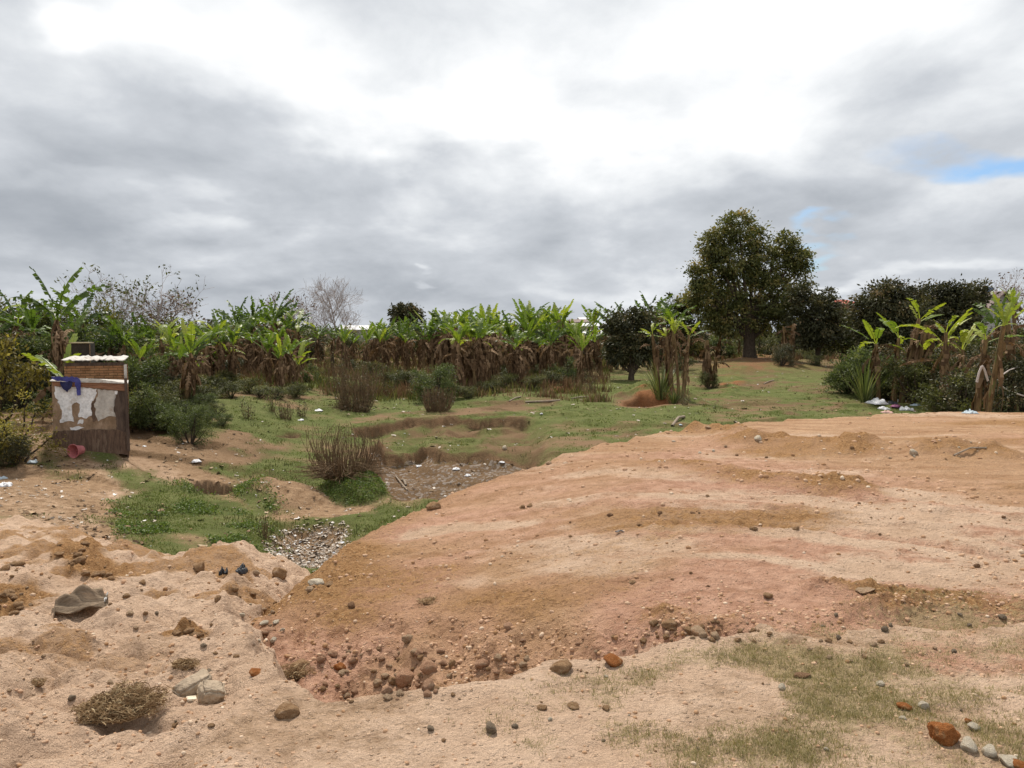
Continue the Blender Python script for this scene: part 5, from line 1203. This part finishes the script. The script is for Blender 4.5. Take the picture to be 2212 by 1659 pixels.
bm = bmesh.new(); box_me(bm, W0 - .03, W1 + .03, -.09, 1.28, 0, 0, lambda x_: topf(x_) + .024, lambda x_: topf(x_) + .006); finish('roof_sheet', bm, m_tin, hut)
Z1 = lambda a, b: (hu(a * .463 / 1.8516 * 1.0), hv(b))      # helper unused for placement
def zp(zx, zy):     # from the 2.16x enlarged crop (origin 0,1000 source) to wall coordinates
    return (hu(zx * .46293 / 1.85172), hv((1000 + zy * .46293) / 1.85172))
def poly(pts): return [zp(a, b) for a, b in pts]
prism('peeling_sheet', poly([(528, 1165), (700, 1178), (850, 1200), (832, 1280), (800, 1330), (803, 1430), (760, 1455), (700, 1440), (712, 1380), (715, 1330), (690, 1310), (655, 1330), (652, 1400), (668, 1480), (620, 1470), (560, 1482), (578, 1400), (562, 1330), (530, 1250)]), -.001, .012, m_peel, hut, .012, 1)
prism('peeling_sheet', poly([(700, 1470), (740, 1462), (730, 1500), (690, 1500)]), -.001, .010, m_peel, hut, .01, 2)
prism('peeling_sheet', poly([(630, 1525), (700, 1515), (745, 1535), (700, 1545), (640, 1545)]), -.001, .010, m_peel, hut, .01, 3)
prism('grey_sheet', poly([(852, 1203), (1010, 1222), (985, 1300), (975, 1390), (990, 1450), (940, 1440), (900, 1460), (850, 1480), (830, 1400), (822, 1330), (850, 1270)]), -.001, .014, m_greysheet, hut, .012, 4)
prism('peeling_sheet', poly([(985, 1222), (1012, 1224), (1005, 1255), (990, 1250)]), -.016, .006, m_peel, hut)
prism('dark_board', poly([(1018, 1225), (1075, 1230), (1098, 1640), (1000, 1640), (990, 1450), (975, 1390), (985, 1300)]), -.001, .03, m_dkboard, hut, .006, 5)
prism('dark_board', poly([(832, 1290), (850, 1275), (822, 1340), (832, 1400), (845, 1470), (812, 1490), (800, 1440), (802, 1330)]), -.0015, .008, m_brnsheet, hut, .006, 6)  # dark gap between the sheets, painted in as a thin brown strip
sk = poly([(508, 1548), (800, 1548), (1000, 1560), (1098, 1600)]) + [(hu(272), bot(hu(272))), (hu(200), bot(hu(200))), (hu(125), bot(hu(125)))]
prism('skirt', sk, -.034, .014, m_brnsheet, hut, .008, 7)
prism('front_beam', poly([(515, 1120), (700, 1118), (1075, 1165), (1090, 1230), (860, 1195), (700, 1178), (520, 1165)]), -.0, .05, m_wood, hut, .003, 8)
prism('pale_batten', poly([(515, 1085), (700, 1105), (860, 1115), (1060, 1150), (1058, 1160), (860, 1140), (700, 1128), (515, 1102)]), -.052, .02, m_tin, hut, .003, 9)
prism('corner_post', [(hu(268), hv(978)), (hu(274), hv(978)), (hu(272), hv(818)), (hu(266), hv(818))], -.05, .05, m_dkboard, hut)
# blue garment hung over the roof edge
def blue(name, label, pts, mat, y0, sd_):
    root = prism(name, poly(pts), y0, .018, mat, None, .008, sd_); root.location = hut.location; root.rotation_euler = hut.rotation_euler; return tag(root, label, 'cloth')
blue('blue_cloth', 'bright blue garment hung over the top left corner of the latrine', [(510, 1082), (700, 1095), (728, 1130), (726, 1250), (700, 1255), (685, 1140), (640, 1130), (560, 1125), (515, 1108)], m_blue, -.075, 11)
blue('blue_cloth', 'navy blue cloth hanging pointed below the bright blue garment', [(572, 1126), (668, 1134), (650, 1190), (625, 1225), (598, 1195)], m_blue2, -.075, 12)

# brick latrine behind
BY = HY + 1.7; bx = (205 - 1106) / FPX * BY; kb = BY / FPX
bz = gz(bx, BY)
b2 = tag(empty('brick_shed', (bx, BY, bz), R(22)), 'small brick shed with a pale torn sheet roof behind the patched latrine', 'shed')
bu = lambda px: (px - 205) * kb
bvz = lambda py: zof(py, BY) - bz
bm = bmesh.new(); box_me(bm, bu(146), bu(262), 0, 1.3, -.3, bvz(790)); finish('wall', bm, m_brick, b2)
bm = bmesh.new(); box_me(bm, bu(146), bu(262) + .0, -.02, -.001, bvz(790), bvz(783), ); finish('lintel', bm, m_dkboard, b2)
bm = bmesh.new(); box_me(bm, bu(261) + .002, bu(264) + .03, -.05, .0, -.3, bvz(788)); finish('post', bm, m_tin, b2)
rs = np.random.RandomState(3)
for i, (a, b) in enumerate(((142, 186), (182, 226), (222, 264))):
    bm = bmesh.new(); zt = bvz(778 + i * 1.5) + .012 * i
    n_ = 9; vs = []
    for j in range(n_):
        xx = bu(a) + (bu(b) - bu(a)) * j / (n_ - 1)
        for yy in (-.14, 1.4): vs.append(bm.verts.new((xx, yy + rs.normal() * .015, zt + rs.normal() * .012 - (0 if yy < 0 else -.06))))
    for j in range(n_ - 1): bm.faces.new((vs[2 * j], vs[2 * j + 2], vs[2 * j + 3], vs[2 * j + 1]))
    r_ = bmesh.ops.extrude_face_region(bm, geom=bm.faces[:]); bmesh.ops.translate(bm, vec=(0, 0, .02), verts=[g_ for g_ in r_['geom'] if isinstance(g_, bmesh.types.BMVert)])
    bmesh.ops.recalc_face_normals(bm, faces=bm.faces); finish('roof_sheet', bm, m_tin, b2)
# third hut, dark, farther back
CY = HY + 4.2; cx = (176 - 1106) / FPX * CY; cz = gz(cx, CY); kc = CY / FPX
c3 = tag(empty('dark_shed', (cx, CY, cz), R(20)), 'narrow dark shed with a yellowed roof edge farthest back among the sheds', 'shed')
cu = lambda px: (px - 176) * kc
ct = zof(742, CY) - cz
bm = bmesh.new(); box_me(bm, cu(157), cu(194), 0, .9, -.2, ct); finish('wall', bm, m_in, c3)
bm = bmesh.new(); box_me(bm, cu(155), cu(192), -.04, .95, ct + .002, ct + .03); finish('roof_sheet', bm, plain('yellowed_tin', (.26, .21, .12), (.38, .31, .20), 6, .7), c3)
bm = bmesh.new(); box_me(bm, cu(192), cu(194), -.03, -.002, -.2, ct - .02); finish('post', bm, m_stick, c3)

# ------------------------------------------------------------------ far houses
m_wallb = brickmat('far_brick', (0.30, 0.19, 0.13), (0.24, 0.15, 0.10), (0.2, 0.14, 0.1), .3, .1)
m_plaster = plain('far_plaster', (0.30, 0.25, 0.20), (0.40, 0.34, 0.28), 1.5, .9)
m_greyw = plain('grey_plaster', (0.30, 0.30, 0.30), (0.40, 0.40, 0.39), 1.5, .9)
m_roofw = plain('white_roofing', (0.55, 0.55, 0.55), (0.70, 0.70, 0.70), 1, .6, stretch=(4, .2, 1)); m_roofr = plain('red_roofing', (0.30, 0.07, 0.045), (0.38, 0.11, 0.07), 1, .8); m_roofg = plain('rusty_roofing', (0.17, 0.13, 0.12), (0.26, 0.20, 0.18), 1, .8)
m_win = plain('window_dark', (.03, .03, .035), (.05, .05, .055), 2, .3, .5); m_bluew = plain('blue_wall', (0.10, 0.15, 0.24), (0.13, 0.19, 0.29), 1, .7)
def house(label, px, Y, wpx, eave, ridge, wallm, roofm, depth=6, rz=0, wins=2, gable=False, name='house', flat=False):
    x, y, z = at(px, Y); k = Y / FPX; w_ = wpx * k; ez = zof(eave, Y) - z; rz_ = zof(ridge, Y) - z
    root = tag(empty(name, (x, y, z), R(rz)), label, 'house')
    bm = bmesh.new(); box_me(bm, -w_ / 2, w_ / 2, 0, depth, -1, ez)
    if gable:
        for yy in (0.002, depth - .002):
            bm.faces.new([bm.verts.new((-w_ / 2, yy, ez)), bm.verts.new((w_ / 2, yy, ez)), bm.verts.new((0, yy, rz_ - .1))])
    finish('wall', bm, wallm, root)
    bm = bmesh.new(); o = .35
    if flat: box_me(bm, -w_ / 2 - .15, w_ / 2 + .15, -.15, depth + .15, ez + .002, rz_)
    else:
        if gable: A = [(-w_ / 2 - o, ez - .12), (0, rz_), (w_ / 2 + o, ez - .12)]; pr = [[(p[0], yy, p[1]) for p in A] for yy in (-o, depth + o)]
        else: A = [(-o, ez - .1), (depth / 2, rz_), (depth + o, ez - .1)]; pr = [[(xx, p[0], p[1]) for p in A] for xx in (-w_ / 2 - o, w_ / 2 + o)]
        for j in range(2):
            q_ = [pr[0][j], pr[0][j + 1], pr[1][j + 1], pr[1][j]]
            lo = [bm.verts.new(p) for p in q_]; hi = [bm.verts.new((p[0], p[1], p[2] + .12)) for p in q_]
            bm.faces.new(lo); bm.faces.new(hi[::-1])
            for i in range(4): bm.faces.new((lo[i], lo[(i + 1) % 4], hi[(i + 1) % 4], hi[i]))
    bmesh.ops.recalc_face_normals(bm, faces=bm.faces); finish('roof', bm, roofm, root)
    for i in range(wins):
        bm = bmesh.new(); xc = -w_ / 2 + w_ * (i + .5) / wins; box_me(bm, xc - .5, xc + .5, -.06, -.003, max(.4, ez - 2.0), ez - .7); finish('window', bm, m_win, root)
    return root
house('far brick house with a white sheet roof in the gap right of the banana row', 1268, 120, 46, 704, 699, m_plaster, m_roofw, 6, 0, 2)
house('far house with a rusty roof behind the white roofed one', 1258, 150, 44, 696, 690, m_plaster, m_roofg, 8, 0, 2)
house('tiny white roofed building on the skyline above the gap', 1262, 190, 16, 690, 686, m_greyw, m_roofw, 8, 0, 1)
house('low brick building below the white roofed far house', 1290, 95, 60, 722, 715, m_wallb, m_roofw, 5, 0, 0)
house('long low white roofed shed behind the oval leafless tree', 770, 130, 70, 712, 704, m_greyw, m_roofw, 6, 0, 0)
house('red roofed brick house seen between the loose tree and the dark trees', 1826, 95, 40, 656, 647, m_wallb, m_roofr, 7, 0, 2)
house('grey gabled house with a dark roof edge near the right edge', 2160, 62, 74, 668, 632, m_greyw, m_roofg, 9, 14, 1, True)
house('long brown roof lower left of the grey gabled house', 2120, 72, 50, 672, 660, m_wallb, m_roofg, 6, 0, 0)
house('narrow blue building far behind the dark trees at the right', 2131, 210, 18, 626, 621, m_bluew, m_bluew, 8, 0, 0, flat=True, name='tower_block')
# brick field wall in the gap
x0_, y0_, z0_ = at(1255, 82); x1_, _, _ = at(1345, 82)
bm = bmesh.new(); box_me(bm, 0, x1_ - x0_, 0, .25, -.3, 1.0); wl = finish('garden_wall', bm, m_wallb); wl.location = (x0_, y0_, z0_); tag(wl, 'low orange brick wall across the gap right of the banana row', 'wall')
# small clay marker post in the meadow
sticks('post', 'short brown stump post beside the earth hump', 'post', 719, 800, 762, 8, 7, 90, mat=m_bark, r0=.07, lean=.05, base_r=.3, sides=6, hvar=(.9, 1.0))

# rope strung from the banana stem
def rope(name, label, pts, r_, mat, cat='rope'):
    P_ = np.array(pts, float); t = np.linspace(0, len(P_) - 1, 40); Q = np.stack([np.interp(t, np.arange(len(P_)), P_[:, i]) for i in range(3)], -1)
    for _ in range(3): Q[1:-1] = (Q[:-2] + 2 * Q[1:-1] + Q[2:]) / 4
    Vt, Ft = tubes([(Q, np.full(40, r_))], 6); o = link(name, new_mesh(name, Vt, Ft, [mat], smooth=True)); return tag(o, label, cat)
def wp(px, py, Y): return ((px - 1106) / FPX * Y, Y, zof(py, Y))
m_rope = plain('pale_rope', (.50, .42, .38), (.65, .56, .52), 30, .8)
rope('rope', 'pale rope sagging between stems at the right edge', [wp(2150, 815, 27), wp(2155, 820, 27.5), wp(2170, 838, 28), wp(2190, 848, 28.5), wp(2230, 860, 29)], .03, m_rope)
rope('rope', 'straight pale rope tied to the banana stem at the right edge', [wp(2158, 816, 27.2), wp(2180, 800, 28), wp(2196, 794, 30), wp(2230, 795, 31)], .022, m_rope)
rope('dead_leaf', 'curled pale dry banana leaf hanging on the tallest right stem', [wp(2112, 826, 24.3), wp(2116, 805, 24.3), wp(2122, 790, 24.3), wp(2128, 800, 24.3), wp(2136, 823, 24.3)], .035, m_rope, 'dead leaf')
# branches lying about
m_log = plain('pale_log', (.24, .19, .14), (.38, .31, .24), 10, .9)
def lying(label, a, b, r_, name='branch', mid=.06):
    A = np.array(G(*a)); B = np.array(G(*b)); Mi = (A + B) / 2; Mi[2] = gz(Mi[0], Mi[1]) + mid; A[2] += r_ * .6; B[2] += r_ * .6
    return rope(name, label, [A, (A + Mi) / 2, Mi, (Mi + B) / 2, B], r_, m_log, 'branch')
lying('pale fallen branch leaning up on the grass near the crest', (1452, 922), (1478, 902), .05, mid=.12)
lying('long thin branch on the grass in front of the small round pit', (1135, 870), (1210, 866), .04)
lying('pale stick beside the long thin branch, left end', (1100, 868), (1125, 858), .03); lying('white stick right of the small round pit', (1235, 862), (1270, 858), .03)
lying('thin stick in the dug hollow right of the stick bush', (855, 1030), (880, 1060), .02); lying('short log in the dug hollow', (868, 1038), (877, 1050), .035)
lying('thin twig lying on the plateau near the white round stone', (2060, 985), (2130, 970), .012); lying('short stick on the slope grass left of the tree mound', (1650, 830), (1672, 822), .03)
lying('grey stick leaning out of the stick bush to the right', (800, 1010), (822, 985), .015, mid=.3)

# ------------------------------------------------------------------ litter
m_wlit = plain('white_plastic', (0.62, 0.62, 0.64), (0.78, 0.78, 0.80), 7, .5, .4, .02); m_pur = plain('purple_plastic', (.20, .06, .14), (.30, .10, .2), 7, .5); m_pnk = plain('pink_plastic_bag', (.62, .38, .32), (.7, .46, .4), 7, .5); m_lb = plain('pale_blue_plastic', (.38, .46, .52), (.5, .58, .62), 7, .5)
def bag(label, px, py, wpx, mat, hf=.5, group=None, sd_=0):
    x, y, z = G(px, py); w_ = wpx / FPX * y
    def f(u, v_):
        e_ = 1 - (2 * np.maximum(np.abs(u), np.abs(v_))) ** 2
        return u + .2 * fbm(u + sd_, v_, .35, 3, sd_), v_ + .2 * fbm(u, v_ + sd_, .35, 3, sd_ + 9), w_ * hf * np.clip(e_, 0, 1) ** .6 * (.25 + 1.7 * np.abs(fbm(u + sd_ * 3, v_, .30, 4, sd_ + 3)))
    return cloth_obj('plastic_bag', label, px, py, w_, w_ * .8, f, mat, 'plastic bag', 14, 14, random.uniform(0, 6), .004, group)
random.seed(77)
for i, (px, py, wd, mt, lab) in enumerate([(1895, 872, 42, m_wlit, 'large white plastic bag, leftmost in the trash heap'), (1910, 884, 22, m_wlit, 'small white bag low in the trash heap'), (1928, 872, 24, m_blk, 'black plastic bag in the middle of the trash heap'), (1945, 868, 26, m_wlit, 'white wrapper at the top of the trash heap'),
        (1935, 880, 22, m_pur, 'purple wrapper in the trash heap'), (1958, 886, 30, m_wlit, 'white bag at the front of the trash heap'), (1915, 892, 22, m_pnk, 'pink bag at the front left of the trash heap'), (1980, 876, 22, m_lb, 'pale blue wrapper right in the trash heap'),
        (1995, 868, 22, m_blk, 'black bag farthest right in the trash heap'), (2010, 882, 20, m_wlit, 'white scrap at the right end of the trash heap'), (1968, 866, 18, m_lb, 'bluish scrap at the back of the trash heap'), (2096, 893, 26, m_lb, 'pale blue plastic scrap on the crest below the right banana stem'),
        (688, 888, 18, m_wlit, 'white plastic ball of litter in the left meadow'), (1085, 1000, 12, m_wlit, 'white bag in the back of the dug hollow'), (1010, 1028, 14, m_wlit, 'white plastic piece in the dug hollow'), (905, 1008, 14, m_wlit, 'pale plastic piece at the left of the hollow floor'),
        (985, 1015, 16, m_wlit, 'long white scrap near the middle of the hollow'), (12, 1050, 30, m_wlit, 'white bag at the left edge below the dark bush'), (4, 1035, 20, m_lb, 'pale blue bag cut by the left edge'), (70, 1000, 22, m_lb, 'bluish bag at the foot of the left edge bush'),
        (425, 1000, 20, m_wlit, 'whitish rag on the slope below the sapling'), (1470, 918, 8, m_lb, 'tiny pale blue scrap near the fallen branch'), (60, 1108, 26, m_tanr, 'pale crumpled paper on the left debris slope'), (650, 908, 12, m_wlit, 'small white scrap beside the small dark weeds'), (1170, 895, 8, m_wlit, 'tiny white scrap on the grass above the hollow')]):
    bag(lab, px, py, wd, mt, .35, sd_=i)

def inst_mesh(name, label, cat, X, Y, S, protos, mat, kind='stuff', lift=.08, flatr=(.4, .9), yawonly=True, seed=1, smooth=True, tilt=.4, vattr=None):
    """many small copies of prototype shapes merged into one 'stuff' mesh"""
    rs = np.random.RandomState(seed); Z = ground_z(X, Y); VV = []; FF = []; base = 0; at_ = []
    which = rs.randint(0, len(protos), len(X))
    for p, (pv, pf) in enumerate(protos):
        m = which == p; k = m.sum()
        if not k: continue
        a = rs.uniform(0, 6.28, k); ca, sa = np.cos(a), np.sin(a); fl = rs.uniform(*flatr, k)
        q = pv[None] * S[m][:, None, None] * np.stack([np.ones(k), rs.uniform(.6, 1, k), fl], -1)[:, None]
        tl = rs.uniform(-tilt, tilt, k); ct_, st_ = np.cos(tl), np.sin(tl)
        y1 = q[..., 1] * ct_[:, None] - q[..., 2] * st_[:, None]; z1 = q[..., 1] * st_[:, None] + q[..., 2] * ct_[:, None]
        x2 = q[..., 0] * ca[:, None] - y1 * sa[:, None]; y2 = q[..., 0] * sa[:, None] + y1 * ca[:, None]
        w_ = np.stack([x2 + X[m][:, None], y2 + Y[m][:, None], z1 + (Z[m] + S[m] * fl * lift)[:, None]], -1)
        VV.append(w_.reshape(-1, 3)); FF.append((pf[None] + (base + np.arange(k) * len(pv))[:, None, None]).reshape(-1, pf.shape[1])); base += k * len(pv)
        at_.append(np.repeat(rs.rand(k), len(pv)))
    o = link(name, new_mesh(name, np.concatenate(VV), np.concatenate(FF), [mat], smooth=smooth, attrs={'v': np.concatenate(at_)}))
    return tag(o, label, cat, kind=kind)
def vmat(name, stops, rough=.9, spec=.1):
    q = MT(name); a = q.attr('v').outputs['Fac']; geo = q.n('ShaderNodeNewGeometry'); n = q.noise(geo.outputs['Position'], 60, 3)
    c = q.mix(1.0, q.ramp(a, stops), q.ramp(n, [(.3, (.8, .8, .8)), (.6, (1.1, 1.1, 1.1))]), 'MULTIPLY'); return q.done(q.princ(c, rough, q.bump(n, .01, .6), spec))
def pick(n, xr, yr, dens, seed, power=1.0):
    """rejection-sample ground points; density in equal picture area"""
    rs = np.random.RandomState(seed); yy = 1 / rs.uniform(1 / yr[1] ** power, 1 / yr[0] ** power, n) ** (1 / power); xx = rs.uniform(xr[0], xr[1], n) * yy
    p = dens(xx, yy); k = rs.rand(n) < p; return xx[k], yy[k]
PR1 = [(rock_geo(600 + i, IC2, .3, .15, 4), IC2[1]) for i in range(4)]
PR0 = [(rock_geo(700 + i, IC1, .3, .15, 3), IC1[1]) for i in range(5)]
m_grv = vmat('gravel', [(0, (0.30, 0.17, 0.085)), (.3, (0.44, 0.27, 0.16)), (.6, (0.50, 0.32, 0.21)), (.92, (0.56, 0.39, 0.26)), (1, (0.66, 0.54, 0.41))])
X, Y = pick(60000, (-.75, .75), (2.6, 19), lambda x, y: np.clip(mask_at(INF['inM'] * 0, x, y) + .05 + .7 * mask_at(INF['pslope'], x, y) * (fbm(x, y, .7, 3, 5) > -.1) + .45 * mask_at(INF['b'], x, y) + .30 * mask_at(INF['inP'], x, y) * (fbm(x, y, 1.1, 4, 143) > .12) + .35 * mask_at(INF['flank'], x, y) + .10 * mask_at(INF['left'], x, y), 0, 1), 3)
S = RS.uniform(.3, 1, len(X)) ** 3 * .0048 * np.clip(Y, 3, 9) * .9
inst_mesh('gravel', 'fine gravel and crumbs of earth strewn over the bare ground', 'gravel', X, Y, S, PR0, m_grv, seed=3)
X, Y = pick(7000, (-.5, .4), (3.6, 6.5), lambda x, y: np.clip(mask_at(INF['pslope'], x, y) * (fbm(x, y, .8, 3, 8) > -.02) * (x < .4) + .12 * mask_at(INF['b'], x, y), 0, 1) * .5, 4)
S = .006 + .016 * RS.rand(len(X)) ** 3
inst_mesh('pebbles', 'pebbles between the larger stones of the pink slope', 'pebbles', X, Y, S, PR1, m_grv, seed=4)

# litter: curled thin chips
def chip(seed):
    rs = np.random.RandomState(seed); u, v_ = np.meshgrid(np.linspace(-1, 1, 4), np.linspace(-1, 1, 3), indexing='ij'); z = .25 * np.sin(u * 2 + seed) + .2 * rs.normal(size=u.shape)
    p = np.stack([u + .15 * rs.normal(size=u.shape), v_ * .6 + .12 * rs.normal(size=u.shape), z], -1).reshape(-1, 3); i = np.arange(12).reshape(4, 3)
    return p, np.stack([i[:-1, :-1], i[1:, :-1], i[1:, 1:], i[:-1, 1:]], -1).reshape(-1, 4)
CH = [chip(i) for i in range(6)]
m_lit = vmat('litter', [(0, (0.14, 0.11, 0.085)), (.3, (0.28, 0.215, 0.155)), (.6, (0.42, 0.35, 0.28)), (.85, (0.54, 0.48, 0.41)), (.97, (0.74, 0.71, 0.68)), (1, (0.52, 0.56, 0.62))], .6, .3)
X, Y = pick(60000, (-.62, .12), (9, 24), lambda x, y: .9 * mask_at(np.where(INF['dr'] < .1, 1., 0.) * INF['inM'], x, y), 7)
inst_mesh('rubbish', 'pale rubbish and broken chips filling the small hollow beside the pile', 'rubbish', X, Y, .014 + .035 * RS.rand(len(X)) ** 2, CH, m_lit, seed=7, smooth=False, lift=.6)
X, Y = pick(26000, (-.75, .3), (10, 34), lambda x, y: mask_at(INF['inM'], x, y) * np.clip(.012 + .24 * mask_at(np.where(INF['di'] < 0, 1., 0.), x, y) + .22 * mask_at(INF['dd'], x, y) * (fbm(x, y, 2, 3, 8) > -.15) + .03 * (fbm(x, y, 3, 3, 12) > .15), 0, 1), 8)
inst_mesh('litter', 'scattered scraps of litter over the hollow, the slope and the meadow', 'litter', X, Y, .012 + .045 * RS.rand(len(X)) ** 3, CH, m_lit, seed=8, smooth=False, lift=.6)
m_llit = vmat('leaf_litter', [(0, (0.07, 0.045, 0.028)), (.5, (0.17, 0.11, 0.065)), (.85, (0.30, 0.21, 0.13)), (1, (0.42, 0.33, 0.22))])
X, Y = pick(40000, (-.75, .7), (10, 48), lambda x, y: mask_at(INF['inM'], x, y) * np.clip(.05 + .16 * mask_at(INF['dd'], x, y) + .25 * mask_at(np.where(INF['di'] < 0, 1., 0.), x, y) + .35 * (y > 30), 0, 1) * (fbm(x, y, 1.2, 3, 18) > -.1), 19)
inst_mesh('leaf_litter', 'brown dead leaves and bits of stalk strewn over the low ground', 'leaf litter', X, Y, .02 + .05 * RS.rand(len(X)) ** 2, CH, m_llit, seed=19, smooth=False, lift=.5)
X, Y = pick(9000, (-.2, .6), (24, 50), lambda x, y: mask_at(INF['inM'], x, y) * np.clip(.03 + .05 * (fbm(x, y, 4, 3, 12) > .1), 0, 1), 9)
inst_mesh('litter', 'scattered pale scraps of litter in the far meadow', 'litter', X, Y, .03 + .07 * RS.rand(len(X)) ** 3, CH, m_lit, seed=9, smooth=False, lift=.5)

# ------------------------------------------------------------------ grass
def grass(name, label, X, Y, Hh, Wd, mat, per, seed, spread=.03, cat='grass', lean=.5):
    rs = np.random.RandomState(seed); n = len(X) * per
    x = np.repeat(X, per) + rs.normal(size=n) * np.repeat(spread * np.ones(len(X)), per); y = np.repeat(Y, per) + rs.normal(size=n) * spread
    z = ground_z(x, y) - .004; a = rs.uniform(0, 6.28, n); h = np.repeat(Hh, per) * rs.uniform(.5, 1.2, n); w_ = np.repeat(Wd, per)
    ln = rs.uniform(.1, 1, n) * lean * h; b = rs.uniform(0, 6.28, n)
    p0 = np.stack([x - np.cos(a) * w_ / 2, y - np.sin(a) * w_ / 2, z], -1); p1 = np.stack([x + np.cos(a) * w_ / 2, y + np.sin(a) * w_ / 2, z], -1)
    mid = np.stack([x + np.cos(b) * ln * .35, y + np.sin(b) * ln * .35, z + h * .6], -1); tip = np.stack([x + np.cos(b) * ln, y + np.sin(b) * ln, z + h * .95], -1)
    s = np.stack([np.cos(a) * w_ * .35, np.sin(a) * w_ * .35, 0 * a], -1)
    Vv = np.stack([p0, p1, mid + s, mid - s, tip], 1).reshape(-1, 3); i = np.arange(n)[:, None] * 5
    fq = i + [[0, 1, 2, 3]]; ft = i + [[3, 2, 4]]
    v = np.repeat(np.clip(np.repeat(rs.rand(len(X)) * .6, per) + rs.rand(n) * .4, 0, 1), 5)
    return tag(link(name, new_mesh(name, Vv, [fq, ft], [mat], attrs={'v': v})), label, cat, kind='stuff')
X, Y = pick(60000, (-.3, .75), (2.5, 5.6), lambda x, y: np.clip(mask_at(MC[0], x, y) * (.5 + 1.5 * fbm(x, y, .28, 3, 33)), 0, 1), 13)
grass('dry_grass', 'short sparse dry grass on the near terrace', X, Y, .016 + .012 * RS.rand(len(X)), np.full(len(X), .0022), m_drygrass, 7, 13, .014, lean=1.1)
X, Y = pick(60000, (-.62, .72), (11, 42), lambda x, y: np.clip(mask_at(MA[0], x, y) * (.3 + 1.5 * fbm(x, y, .9, 3, 34)), 0, 1), 14)
grass('meadow_grass', 'short green grass of the meadow', X, Y, .02 + .03 * RS.rand(len(X)), .0009 * np.clip(Y, 11, 30), m_turf, 6, 14, .06, lean=1.2)
X, Y = pick(16000, (-.62, .72), (14, 42), lambda x, y: np.clip(mask_at(MA[0], x, y) * (fbm(x, y, 1.5, 3, 36) > .17) * .6, 0, 1), 15)
grass('meadow_grass', 'longer ragged grass tufts of the meadow', X, Y, .04 + .09 * RS.rand(len(X)) ** 2, .0010 * np.clip(Y, 11, 30), m_olive, 6, 15, .09, lean=.7)
def under(x, y, sd_): return np.clip(np.where((y > 33 + 3 * fbm(x, y, 6, 2, 3)) & ((x < .12 * y) | (y > 64)), 1., 0.) * (fbm(x, y, 2.2, 3, sd_) + .16) * 2.2, 0, 1)
X, Y = pick(20000, (-.66, .68), (28, 78), lambda x, y: under(x, y, 61), 17)
grass('undergrowth', 'tall dry brown undergrowth around the banana plants', X, Y, .20 + .5 * RS.rand(len(X)) ** 2, .0010 * np.clip(Y, 11, 60), m_dead, 7, 17, .16, lean=.6)
X, Y = pick(20000, (-.66, .68), (28, 78), lambda x, y: under(x, y, 71), 18)
grass('undergrowth', 'rank olive green undergrowth around the banana plants', X, Y, .15 + .45 * RS.rand(len(X)) ** 2, .0010 * np.clip(Y, 11, 60), m_olive, 7, 18, .16, lean=.7)
# leafy creeping weeds
X, Y = pick(80000, (-.62, 0), (9, 20), lambda x, y: np.clip((mask_at(INF['dw'], x, y) * sst(.0, .22, fbm(x, y, .8, 4, 37)) + .8 * mask_at(np.where(INF['dwm'] < 0, 1., 0.), x, y)), 0, 1), 16)
n = len(X); per = 5; rs = np.random.RandomState(5)
xx = np.repeat(X, per) + rs.normal(size=n * per) * .05; yy = np.repeat(Y, per) + rs.normal(size=n * per) * .05
C = np.stack([xx, yy, ground_z(xx, yy) + rs.uniform(.005, .07, n * per) * np.clip(1 + 2 * fbm(xx, yy, .4, 3, 38), .2, 2)], -1); D_ = rand_dirs(n * per, rs); D_[:, 2] *= .4; D_ /= np.linalg.norm(D_, axis=1, keepdims=True)
Vv, Ff = leaf_quads(C, D_, rs.uniform(.03, .06, n * per), .03, rs)
tag(link('creeping_weeds', new_mesh('creeping_weeds', Vv, Ff, [m_weed], attrs={'v': np.repeat(np.clip(np.repeat(rs.rand(n), per) * .6 + rs.rand(n * per) * .4, 0, 1), 4)})), 'creeping green weeds over the bank left of the small rubbish hollow', 'weeds', kind='stuff')
